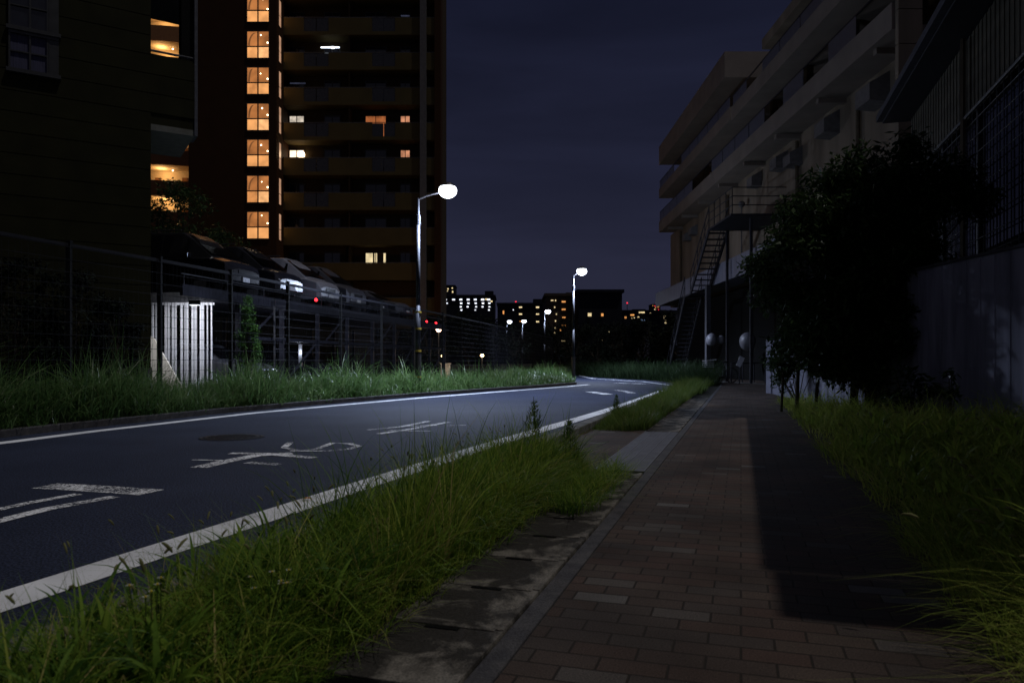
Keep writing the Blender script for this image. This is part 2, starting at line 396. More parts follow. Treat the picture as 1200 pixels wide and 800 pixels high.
def merge(parts):
    V, Q, R, o = [], [], [], 0
    for v, q, r in parts:
        V.append(v); Q.append(q + o); R.append(r); o += len(v)
    return np.concatenate(V), np.concatenate(Q), np.concatenate(R)

def tufts(cent, hgt, per, spread, wid, bend=(.3, .9), wind=None, base_z=0, rmul=1.0, S=4, hv=.3, droop=.35):
    """cent (n,2) tuft centres; per blades each"""
    n = len(cent); idx = np.repeat(np.arange(n), per); k = len(idx)
    a = rng.random(k) * 2 * PI; r = np.sqrt(rng.random(k)) * spread
    P = np.zeros((k, 3)); P[:, 0] = cent[idx, 0] + np.cos(a) * r; P[:, 1] = cent[idx, 1] + np.sin(a) * r; P[:, 2] = base_z
    az = a + rng.normal(0, .8, k)
    bd = rng.uniform(bend[0], bend[1], k)
    if wind is not None:
        wxv = np.cos(az) * bd + wind[0]; wyv = np.sin(az) * bd + wind[1]; az = np.arctan2(wyv, wxv); bd = np.hypot(wxv, wyv)
    H = hgt[idx] * np.clip(rng.normal(1, hv, k), .3, 1.7)
    W = wid * rng.uniform(.6, 1.4, k)
    tr = rng.random(n)[idx]; rnd = np.clip((tr ** 1.3 * .65 + rng.random(k) ** 1.4 * .42) * rmul, 0, 1)
    return blades(P, H, W, az, bd, S, rnd, droop=droop)

def seedheads(tips, dirs, ln, rad, n=5):
    """foxtail spindles hanging from tips"""
    k = len(tips); prof = np.array([(.0, .25), (.15, .8), (.5, 1.0), (.85, .7), (1.0, .1)])
    V = []; Q = []
    d = dirs / np.linalg.norm(dirs, axis=1)[:, None]
    up = np.array([0, 0, 1.0]); s = np.cross(d, up) + 1e-6; s /= np.linalg.norm(s, axis=1)[:, None]; t = np.cross(d, s)
    m = len(prof); VV = np.empty((k, m, n, 3))
    for j, (u, rr) in enumerate(prof):
        for i in range(n):
            th = 2 * PI * i / n
            VV[:, j, i] = tips + d * (ln * u)[:, None] + (s * math.cos(th) + t * math.sin(th)) * (rad * rr)[:, None] - up * (ln * .35 * u * u)[:, None]
    base = (np.arange(k) * m * n)[:, None, None]; j = np.arange(m - 1)[None, :, None]; i = np.arange(n)[None, None, :]
    A = base + j * n + i; B = base + j * n + (i + 1) % n
    Q = np.stack([A, B, B + n, A + n], -1).reshape(-1, 4)
    return VV.reshape(-1, 3), Q, np.repeat(rng.random(k), m * n)

# ------------------------------------------------------------------ camera, light, sky
cam = bpy.data.cameras.new('camera'); co = bpy.data.objects.new('camera', cam); C.objects.link(co)
co.location = (0, 0, CH); co.rotation_euler = (PI / 2, 0, 0)
cam.sensor_width = 36; cam.lens = F / 1200 * 36; cam.shift_y = (HY - 400) / 1200; cam.clip_end = 6000; cam.clip_start = .05
cam.dof.use_dof = True; cam.dof.focus_distance = 9; cam.dof.aperture_fstop = 4.5
sc.camera = co
sc.view_settings.view_transform = 'Standard'; sc.view_settings.look = 'None'; sc.view_settings.exposure = 0; sc.view_settings.gamma = 1
sc.cycles.use_denoising = True
try: sc.cycles.denoiser = 'OPENIMAGEDENOISE'
except Exception: pass
sc.cycles.max_bounces = 6; sc.cycles.transparent_max_bounces = 8; sc.cycles.sample_clamp_indirect = 3

GLOW = (.038, .037, .043)          # sky fill added behind the camera to lift the shade, like town glow
EL = math.radians(65.8); hx, hyv = DY * .97, -DX * .97 - .05       # the light comes from the right, over the shed roof
hn = math.hypot(hx, hyv); hx /= hn; hyv /= hn
to_sun = Vector((hx * math.cos(EL), hyv * math.cos(EL), math.sin(EL)))
sl = bpy.data.lights.new('moon_light', 'SUN'); so = bpy.data.objects.new('moon_light', sl); C.objects.link(so)
sl.energy = .82; sl.angle = math.radians(.45); sl.color = (1.0, .96, .92)
so.rotation_euler = to_sun.to_track_quat('Z', 'Y').to_euler(); so.location = (20, -5, 40)

w = bpy.data.worlds.new('World'); sc.world = w; w.use_nodes = True
nt = w.node_tree; bg = nt.nodes['Background']
sky = nt.nodes.new('ShaderNodeTexSky'); sky.sky_type = 'NISHITA'; sky.sun_disc = False
sky.sun_elevation = EL; sky.sun_rotation = math.atan2(hx, hyv)
tc = nt.nodes.new('ShaderNodeTexCoord'); sp = nt.nodes.new('ShaderNodeSeparateXYZ'); L(nt, tc.outputs['Generated'], sp.inputs[0])
rp = nt.nodes.new('ShaderNodeValToRGB'); e = rp.color_ramp.elements
e[0].position = 0; e[0].color = (.0225, .0235, .044, 1); e[1].position = 1; e[1].color = (.0045, .0052, .0135, 1)
for p, c in ((.10, (.0180, .0190, .038)), (.24, (.0122, .0135, .0295)), (.45, (.0068, .0080, .0195))):
    x = e.new(p); x.color = c + (1,)
L(nt, sp.outputs['Z'], rp.inputs[0])
mp = nt.nodes.new('ShaderNodeMapping'); mp.inputs['Scale'].default_value = (1.0, 1.0, 5.5); L(nt, tc.outputs['Generated'], mp.inputs['Vector'])
cn = nt.nodes.new('ShaderNodeTexNoise'); cn.inputs['Scale'].default_value = 2.0; cn.inputs['Detail'].default_value = 5; cn.inputs['Roughness'].default_value = .5; cn.inputs['Distortion'].default_value = .4
L(nt, mp.outputs[0], cn.inputs['Vector'])
cm = nt.nodes.new('ShaderNodeMapRange'); cm.inputs['From Min'].default_value = .32; cm.inputs['From Max'].default_value = .7; cm.inputs['To Min'].default_value = .82; cm.inputs['To Max'].default_value = 1.32
L(nt, cn.outputs['Fac'], cm.inputs['Value'])
mx = nt.nodes.new('ShaderNodeMix'); mx.data_type = 'RGBA'; mx.blend_type = 'MULTIPLY'; mx.inputs['Factor'].default_value = 1
L(nt, rp.outputs[0], mx.inputs['A']); L(nt, cm.outputs[0], mx.inputs['B'])
sm = nt.nodes.new('ShaderNodeMix'); sm.data_type = 'RGBA'; sm.blend_type = 'ADD'; sm.inputs['Factor'].default_value = 1
sc_ = nt.nodes.new('ShaderNodeVectorMath'); sc_.operation = 'SCALE'; sc_.inputs['Scale'].default_value = .0002; L(nt, sky.outputs[0], sc_.inputs[0])
L(nt, mx.outputs['Result'], sm.inputs['A']); L(nt, sc_.outputs[0], sm.inputs['B'])
gl = nt.nodes.new('ShaderNodeMapRange'); gl.interpolation_type = 'SMOOTHSTEP'; gl.inputs['From Min'].default_value = .25; gl.inputs['From Max'].default_value = -.8; gl.inputs['To Min'].default_value = 0; gl.inputs['To Max'].default_value = 1
L(nt, sp.outputs['Y'], gl.inputs['Value'])
gc = nt.nodes.new('ShaderNodeVectorMath'); gc.operation = 'SCALE'; gc.inputs[0].default_value = GLOW; L(nt, gl.outputs[0], gc.inputs['Scale'])
s2 = nt.nodes.new('ShaderNodeMix'); s2.data_type = 'RGBA'; s2.blend_type = 'ADD'; s2.inputs['Factor'].default_value = 1
L(nt, sm.outputs['Result'], s2.inputs['A']); L(nt, gc.outputs[0], s2.inputs['B'])
L(nt, s2.outputs['Result'], bg.inputs['Color']); bg.inputs['Strength'].default_value = 1.0

def light(name, kind, loc, power, color, parent=None, radius=.12, target=None, size=None, spot=None):
    l = bpy.data.lights.new(name, kind); l.energy = power; l.color = color
    if kind in ('POINT', 'SPOT'): l.shadow_soft_size = radius
    if size and kind == 'AREA': l.shape = 'RECTANGLE'; l.size, l.size_y = size
    if spot: l.spot_size = spot; l.spot_blend = .6
    o = bpy.data.objects.new(name, l); C.objects.link(o); o.location = loc
    if target is not None: o.rotation_euler = (Vector(target) - Vector(loc)).to_track_quat('-Z', 'Y').to_euler()
    if parent is not None: o.parent = parent
    return o

# ------------------------------------------------------------------ ground, road, path
def flat(name, pts, z, m, kind='structure'):
    o = MB().add([(x, y, z) for x, y in pts], [tuple(range(len(pts)))]).build(name, m)
    return tag(o, kind=kind)
flat('ground', [(-1500, -60), (1500, -60), (1500, 3000), (-1500, 3000)], -.03, 'ground_soil')
def strip(name, polyl, polyr, z, m):
    vs = [(x, y, z) for x, y in polyl] + [(x, y, z) for x, y in polyr]; n = len(polyl)
    return tag(MB().add(vs, [(i, i + 1, n + i + 1, n + i) for i in range(n - 1)]).build(name, m), kind='structure')
leftline = [(-700, 640), (-400, 575), (-200, 542), (0, 518), (100, 505.5), (290, 484), (400, 474), (490, 466), (580, 459), (660, 453), (687, 450.5)]
LL = [gp(*p) for p in leftline]
farline = [(673, 436.6), (682.5, 440.7), (697, 443.5), (725, 445.2), (755, 447), (789, 451.3)]
FL = [gp(*p) for p in farline]
# right line in path coordinates (s,t)
RLst = [(-2.63, -1.0), (-2.64, 2.0), (-2.62, 5), (-2.56, 8), (-2.42, 11), (-2.32, 14), (-2.27, 17), (-2.27, 20), (-2.27, 22.7)]
RL = [st(*p) for p in RLst]
def offs(poly, d):                                  # offset polyline to its right by d
    out = []
    for i, p in enumerate(poly):
        a = poly[max(0, i - 1)]; b = poly[min(len(poly) - 1, i + 1)]
        dx, dy = b[0] - a[0], b[1] - a[1]; l = math.hypot(dx, dy)
        out.append((p[0] + dy / l * d, p[1] - dx / l * d))
    return out
# road surface: a fan of cells between left and right boundary
leftb = offs(LL, -.38); rightb = [st(-2.06, t) for t in (-1, 2, 5, 8, 11, 14, 17, 20, 23)]
near = [(leftb[0]), (leftb[2])] 
rl = leftb[1:]; 
rr = [st(-2.06, t) for t in np.linspace(-1.5, 24, len(rl))]
strip('road', rl, rr, 0.0, 'asphalt')
bend_l = [rl[-1], gp(671, 447), gp(668.5, 443), gp(667, 438.5), gp(664, 434.5), gp(655, 431.5)]
bend_r = [rr[-1], gp(794, 449.6), gp(758, 445.3), gp(722, 443.2), gp(690, 439), gp(668, 432)]
strip('road_bend', bend_l, bend_r, 0.0, 'asphalt')
strip('left_edge_line', LL, offs(LL, .2), .004, 'line_paint')
strip('right_edge_line', offs(RL, -.115), offs(RL, .115), .004, 'line_paint')
strip('far_edge_line', FL, offs(FL, .16), .004, 'line_paint')

# lettering on the road
marks = MB()
def stroke(pts, w):
    P = [gp(*p) for p in pts]; a = offs(P, -w / 2); b = offs(P, w / 2); n = len(P)
    marks.add([(x, y, .004 + len(marks.v) * 0) for x, y in a + b], [(i, i + 1, n + i + 1, n + i) for i in range(n - 1)])
zoff = [0]
def glyph(strokes):
    for pts, w in strokes:
        m0 = len(marks.v); stroke(pts, w); zoff[0] += .0006
        for i in range(m0, len(marks.v)): marks.v[i] = (marks.v[i][0], marks.v[i][1], .004 + zoff[0])
glyph([([(52, 569.5), (100, 572), (178, 577.2)], .22), ([(-45, 606), (0, 597), (40, 588.5), (92, 579.3)], .085), ([(-45, 624), (0, 610.5), (55, 597), (134, 582.5)], .105)])
glyph([([(232, 548.5), (262, 541.5), (300, 534), (342, 531.5)], .16), ([(270, 531.5), (310, 532), (368, 537)], .12), ([(290, 542.5), (327, 545)], .11),
       ([(225, 539.5), (262, 540)], .04), ([(340, 519), (333, 525), (350, 529), (372, 526.5), (390, 519.5), (410, 520.5), (420, 523.3), (408, 527), (385, 528.8), (340, 529.3)], .075)])
glyph([([(431, 504.3), (470, 500.5), (502, 494)], .09), ([(444, 509), (480, 503.5), (526, 495)], .10), ([(455, 505), (505, 505.8)], .06), ([(470, 500), (512, 499)], .07), ([(524, 499.3), (546, 499)], .05)])
glyph([([(692, 459.3), (700, 460.6), (712, 462.4)], .30), ([(722, 457.5), (732, 458.6), (741, 461)], .2), ([(724, 449), (736, 449.6)], .5), ([(744, 449.4), (756, 450.2)], .5)])
tag(marks.build('road_marking', 'worn_paint'), 'worn white painted lettering down the middle of the road', 'road marking')

# footpath
pl = [(-.655, -1.2), (-.655, 36)]; pr = [(1.2, -1.2), (1.2, 36)]
def path_sheet(name, s0, s1, t0, t1, z, m):
    o = MB().add([(s0, t0, 0), (s1, t0, 0), (s1, t1, 0), (s0, t1, 0)], [(0, 1, 2, 3)]).build(name, m)
    o.rotation_euler = (0, 0, -math.atan2(DX, DY)); o.location = (0, 0, z)
    return tag(o, kind='structure')
path_sheet('footpath', -.655, .95, -1.2, 37, .008, 'pavers')
path_sheet('brick_crossing', -1.9, -1.16, 5.9, 9.6, .006, 'pavers')
path_sheet('verge_soil', -1.9, -1.16, -1.2, 5.9, .004, 'soil')
path_sheet('right_verge_soil', .95, 4.2, -1.2, 20, .004, 'soil')
def pathbox(b, s0, s1, t0, t1, z0, z1, jit=0):
    pts = [st(s0, t0), st(s1, t0), st(s1, t1), st(s0, t1)]
    b.prism(pts, z0, z1); return b
pathbox(MB(), -.735, -.66, -1.2, 36, -.05, .012).build('path_kerb', 'edge_strip', bevel=.004)['kind'] = 'structure'
kb = MB(); t = -1.2
while t < 24:
    pathbox(kb, -2.06, -1.90, t, t + .595, -.05, .085); t += .6
tag(kb.build('kerb', 'kerb_concrete', bevel=.012), kind='structure')
lk = MB(); lb = offs(LL, -.38); lb2 = offs(LL, -.52)
for i in range(len(lb) - 1):
    a, b_, c, d = lb[i], lb[i + 1], lb2[i + 1], lb2[i]
    lk.prism([a, b_, c, d], -.05, .09)
tag(lk.build('left_kerb', 'edge_strip', bevel=.01), kind='structure')

# drain covers
def drain_cover(t, first):
    g = thing('drain_cover', (*st(-.945, t + .22), 0), '', 'drain cover', -math.atan2(DX, DY), 'concrete drain covers along the path')
    b = MB()
    # slab with raised rim and bevelled hand slots at its ends
    hw, hl = .2, .219
    b.box(-hw, hw, -hl, hl, -.06, .010)
    b.box(-hw, -hw + .03, -hl, hl, .010, .016).box(hw - .03, hw, -hl, hl, .010, .016)
    b.build('slab', 'drain_concrete', g, bevel=.006)
    MB().box(-.07, .05, hl - .03, hl - .008, .0102, .0135).build('hand_slot', 'dark_void', g)
    return g
ts = [-.4 + .45 * i for i in range(14)]
for t in ts: 
    if t > 5.6: break
ordn = ['nearest', 'second', 'third', 'fourth', 'fifth', 'sixth', 'seventh', 'eighth', 'ninth', 'tenth', 'eleventh', 'twelfth']
base_t = 1.88
src = None
for i in range(9):
    t = base_t + .45 * i
    if src is None: g = src = drain_cover(t, True)
    else:
        g = copy_tree(src)
    g.location = (*st(-.945, t + .22), 0); g.rotation_euler.z += random.uniform(-.008, .008)
    g['label'] = ('stained concrete drain cover beside the brick path, %s from the bottom edge of the photo' % ordn[i]) if i else 'stained concrete drain cover cut by the bottom edge of the photo'
for i in range(20):
    t = 9.55 + .45 * i; g = copy_tree(src); g.location = (*st(-.945, t + .22), 0)
    g['label'] = 'grey concrete drain cover beyond the ribbed plate, beside the second grass patch'
    g['group'] = 'far drain covers past the ribbed plate'
g = thing('drain_plate', (*st(-.945, 7.75), 0), 'long pale grey ribbed drain plate set between the concrete covers', 'drain plate', -math.atan2(DX, DY))
b = MB()
for k in range(4): b.box(-.2 + k * .1005, -.2 + k * .1005 + .0945, -1.72, 1.72, -.05, .014)
b.build('ribbed_panel', 'plate_metal', g, bevel=.003)
b = MB()
for k in range(5): b.box(-.2055 + k * .1005, -.2055 + k * .1005 + .005, -1.72, 1.72, -.05, .0165)
b.build('rib', 'pale_hood', g)

# manhole
mhx, mhy = gp(272, 512.5)
g = thing('manhole_cover', (mhx, mhy, 0), 'dark round iron manhole cover in the road', 'manhole cover')
MB().lathe([(.31, .001), (.31, .009), (.29, .011)], 40).build('lid', 'iron', g)
b = MB()
for k in range(40):
    a0, a1 = 2 * PI * k / 40, 2 * PI * (k + 1) / 40
    b.add([(r * math.cos(a), r * math.sin(a), .008) for a in (a0, a1) for r in (.325, .365)], [(0, 1, 3, 2)])
b.build('frame', 'iron', g)
b = MB()
for i in range(-5, 6):
    for j in range(-5, 6):
        if math.hypot(i, j) * .05 < .26: b.box(i * .05 - .014, i * .05 + .014, j * .05 - .014, j * .05 + .014, .0112, .015)
b.build('stud', 'iron', g)['kind'] = 'stuff'
# leaf lying on the line
lx, ly = gp(358, 587)
b = MB().add([(-.04, 0, .006), (-.015, -.022, .016), (.02, -.018, .02), (.05, .004, .009), (.018, .022, .022), (-.018, .018, .013), (.0, 0, .024)], [(0, 1, 6), (1, 2, 6), (2, 3, 6), (3, 4, 6), (4, 5, 6), (5, 0, 6)])
o = b.build('fallen_leaf', 'dead_leaf'); o.location = (lx, ly, .002); tag(o, 'small orange fallen leaf on the white edge line of the road', 'leaf')

# ------------------------------------------------------------------ street lamps
def street_lamp(loc, head, label, power, glow='lamp_glow', bands=True, hz=5.5, grp='white street lamps along the road'):
    g = thing('street_lamp', loc, label, 'street lamp', 0, grp)
    pt = hz - .18
    p = MB().lathe([(.13, 0), (.13, .03), (.085, .05), (.085, 1.1)], 14).build('base', 'lamp_pole_paint', g, smooth=False)
    MB().path([(0, 0, 1.1), (0, 0, 2.4), (0, 0, pt - .7)], [.07, .06, .05], 12).build('pole', 'galvanised', g, smooth=True)
    MB().lathe([(.065, pt - .72), (.065, pt - .5), (.04, pt - .46), (.036, pt - .02)], 12).build('collar', 'galvanised', g)
    if bands:
        for z in (.45, 1.15, 1.75, 2.2):
            b = MB(); b.lathe([(.0875, z), (.0875, z + .05)], 14); b.build('warning_band', 'yellow_tape', g)
    hx_, hy_ = head
    d = Vector((hx_, hy_, 0)); L_ = d.length
    MB().path([(0, 0, pt - .05), (hx_ * .3, hy_ * .3, pt + .05), (hx_ * .82, hy_ * .82, pt + .16)], [.03, .027, .024], 8).build('arm', 'lamp_pole_paint', g)
    M = Matrix.Translation((hx_, hy_, hz))
    MB().lathe([(.02, .235), (.10, .215), (.17, .17), (.21, .11)], 20, M).build('hood', 'lamp_pole_paint', g)
    MB().ball((hx_, hy_, hz), .25, .25, .20, 24, 14).build('lens', glow, g, smooth=True)
    lo = light('lamp_light', 'SPOT', (hx_, hy_, hz - .30), power, (.62, .74, 1.0), g, .15, spot=math.radians(160))
    light('lamp_spill', 'POINT', (hx_, hy_, hz - .38), power * .13, (.62, .74, 1.0), g, .1)
    return g
l1 = gp(490, 462)
street_lamp((*l1, 0), (.80, 0), 'tall street lamp with yellow bands beside the left verge, largest light in the photo', 2600)
l2 = gp(672, 445)
street_lamp((*l2, 0), (.40, 0), 'slim street lamp standing at the road bend, second largest white light', 2500, hz=5.2, bands=False)
street_lamp((wx(638, 66), 66, 0), (.3, 0), 'small distant street lamp just left of the curved flats', 900, 'lamp_glow_far', False, 5.3)
street_lamp((wx(612, 82), 82, 0), (.2, 0), 'small distant street lamp in the middle of the far row of three', 600, 'lamp_glow_far', False, 5.3)
street_lamp((wx(594, 84), 84, 0), (.3, 0), 'small distant street lamp by the lit tree, leftmost of the far three', 600, 'lamp_glow_far', False, 5.35)

# garden lights behind the fence
def garden_lamp(px, py, Y, r, m, label, pw, ground=0):
    X = wx(px, Y); z = wz(py, Y)
    g = thing('garden_lamp', (X, Y, 0), label, 'garden lamp', 0, 'warm garden lamps behind the fence')
    MB().bar((0, 0, 0), (0, 0, z - r), .04, .03, 8).build('post', 'rail_steel', g)
    MB().ball((0, 0, z), r, r, r * .9).build('globe', m, g, smooth=True)
    MB().lathe([(r * .8, z + r * .75), (r * .9, z + r * .85), (.02, z + r * 1.1)], 12).build('cap', 'rail_steel', g)
    light('garden_light', 'POINT', (0, -.3, z), pw, (1, .68, .36), g, .1)
garden_lamp(514, 386, 44, .16, 'globe_pink', 'tall warm garden lamp above the others behind the fence', 40)
garden_lamp(519, 416.5, 42, .11, 'globe_warm', 'low yellow globe lamp beside the pale gate pillar', 60)
garden_lamp(565, 416.5, 46, .11, 'globe_warm', 'low yellow globe lamp on its own right of the pillar', 30)
X, Y = wx(521, 43.2), 43.2
g = MB().box(X - .22, X + .30, Y, Y + .5, 0, .72).box(X - .26, X + .34, Y - .05, Y + .55, .721, .78).build('gate_pillar', 'ramp_white', at=(X, Y, 0))
tag(g, 'pale rendered gate pillar lit by the yellow globe lamp', 'pillar')

# ------------------------------------------------------------------ mesh fence
FP = [(-9.3, 6.0), (-8.5, 8.0), (-7.7, 10), (-7.1, 11.9), (-6.5, 13.7), (-5.95, 15.7), (-5.44, 18), (-4.85, 21), (-4.18, 23.8), (-3.44, 26.5), (-2.75, 29.4), (-2.2, 32.2), (-1.55, 35.3), (-.95, 38.5), (-.25, 42), (.55, 46), (1.4, 50.5), (2.3, 55.3), (3.3, 60)]
g = thing('mesh_fence', (FP[0][0], FP[0][1], 0), 'long dark wire mesh fence running behind the left grass verge', 'fence')
for x, y in FP: MB().box(x - .035, x + .035, y - .035, y + .035, 0, 2.8).box(x - .04, x + .04, y - .04, y + .04, 2.8, 2.83).build('post', 'fence_paint', g, world=True)
for i in range(len(FP) - 1):
    a, b_ = Vector((*FP[i], 0)), Vector((*FP[i + 1], 0)); d = b_ - a; n = int(d.length / .1); mb = MB()
    off = Vector((.035, -.02, 0))
    thin = .0028 if a.y < 30 else .005
    for k in range(int(2.6 / .2) + 1):
        z = .12 + k * .2; mb.beam(a + off + Vector((0, 0, z)), b_ + off + Vector((0, 0, z)), thin * 2.6, thin * 2.6)
    for k in range(1, n):
        p = a + d * (k / n) + off; mb.beam(p + Vector((0, 0, .1)), p + Vector((0, 0, 2.68)), thin, thin)
    mb.build('mesh_panel', 'fence_wire', g, world=True)
    MB().beam(a + Vector((0, 0, 2.76)), b_ + Vector((0, 0, 2.76)), .04, .05).build('top_rail', 'fence_wire', g, world=True)

# ------------------------------------------------------------------ near building on the left
cx0, cy0 = -8.27, 17.0; wu = Vector((.848, .53)); wn = Vector((.53, -.848))     # along the wall, outward
def wp(u, d=0): return (cx0 + wu.x * u + wn.x * d, cy0 + wu.y * u + wn.y * d)     # d outward
g = thing('corner_building', (cx0, cy0, 0), 'dark olive clad building at the left edge of the photo', 'building')
b = MB(); pitch = .44; z = .0
while z < 13:
    b.prism([wp(-9, -.03), wp(0, -.03), wp(0, 0), wp(-9, 0)], z, z + pitch - .018)
    if 6.3 < z < 7.7: b.prism([wp(0.001, -.03), wp(.93, -.03), wp(.93, 0), wp(0.001, 0)], z, z + pitch - .018)
    z += pitch
b.build('cladding', 'olive_siding', g, world=True)
b = MB().prism([wp(-9, -7), wp(0, -7), wp(0, -.031), wp(-9, -.031)], 0, 13)
b.build('wall', 'olive_siding', g, world=True)
MB().prism([wp(-9, .001), wp(.02, .001), wp(.02, .05), wp(-9, .05)], 0, .75).build('plinth', 'edge_strip', g, world=True)
# corner loggia hanging past the wall
MB().prism([wp(.001, -2.2), wp(.93, -2.2), wp(.93, -.032), wp(.001, -.032)], 6.2, 6.34).build('loggia_floor', 'soffit', g, world=True)
MB().prism([wp(.001, -.10), wp(.93, -.10), wp(.93, -.032), wp(.001, -.032)], 6.34, 7.95).build('parapet', 'olive_siding', g, world=True)
MB().bar((*wp(0, -.05), 8.03), (*wp(.93, -.05), 8.03), .025).build('handrail', 'trim_grey', g, world=True)
MB().prism([wp(.66, -.5), wp(.93, -.5), wp(.93, -.101), wp(.66, -.101)], 6.34, 13).build('end_column', 'dark_void', g, world=True)
MB().prism([wp(.931, -.6), wp(1.0, -.6), wp(1.0, .01), wp(.931, .01)], 6.2, 13).build('corner_trim', 'trim_grey', g, world=True)
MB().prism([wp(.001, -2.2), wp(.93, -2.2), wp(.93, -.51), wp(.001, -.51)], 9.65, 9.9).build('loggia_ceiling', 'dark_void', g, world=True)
# windows
for (a0, a1, z0, z1, m) in ((-2.62, -2.02, wz(85, 15.8), wz(44, 15.8), 'curtain'), (-2.62, -2.02, wz(36, 15.8), wz(-14, 15.8), 'dark_glass')):
    fr = MB(); 
    fr.prism([wp(a0 - .08, .003), wp(a1 + .22, .003), wp(a1 + .22, .07), wp(a0 - .08, .07)], z1, z1 + .07)
    fr.prism([wp(a0 - .12, .003), wp(a1 + .26, .003), wp(a1 + .26, .11), wp(a0 - .12, .11)], z0 - .08, z0)
    for a in (a0 - .08, (a0 + a1) / 2 - .015, a1): fr.prism([wp(a, .003), wp(a + .035, .003), wp(a + .035, .06), wp(a, .06)], z0, z1)
    fr.prism([wp(a0 - .08, .004), wp(a1, .004), wp(a1, .058), wp(a0 - .08, .058)], (z0 + z1) / 2 - .014, (z0 + z1) / 2 + .014)
    f = fr.build('window', 'window_frame', g, world=True)
    MB().prism([wp(a0 - .05, .0015), wp(a1 + .0, .0015), wp(a1 + .0, .02), wp(a0 - .05, .02)], z0, z1).build('pane', m, f, world=True)
    MB().prism([wp(a1 + .04, .003), wp(a1 + .22, .003), wp(a1 + .22, .05), wp(a1 + .04, .05)], z0, z1).build('shutter', 'window_frame', f, world=True)

# ------------------------------------------------------------------ apartment tower
TY = 60.0; FZ0, FP_ = 11.55, 2.83
g = thing('apartment_tower', (wx(420, TY), TY, 0), 'tall brown apartment tower with a lit stairwell and long balconies', 'building')
XL, XR = -18.6, wx(516.5, TY); SY = 58.3; SXL, SXR = wx(221, SY), wx(324, SY)
MB().box(SXL, SXR, SY, 74, 0, 44).build('stair_tower', 'tower_tile', g, world=True)
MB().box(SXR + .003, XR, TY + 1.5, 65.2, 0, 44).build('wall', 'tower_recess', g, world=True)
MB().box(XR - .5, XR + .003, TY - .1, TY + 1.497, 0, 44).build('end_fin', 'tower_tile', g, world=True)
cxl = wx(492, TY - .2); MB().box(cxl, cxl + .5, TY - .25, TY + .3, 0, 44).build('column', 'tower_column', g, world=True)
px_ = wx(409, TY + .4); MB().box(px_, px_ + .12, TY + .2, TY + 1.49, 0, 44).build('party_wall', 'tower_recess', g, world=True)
lit = {(3, 0): 'win_white', (3, 2): 'win_orange', (3, 3): 'win_pink', (2, 0): 'win_bright', (2, 3): 'win_pink', (-1, 2): 'win_cream'}
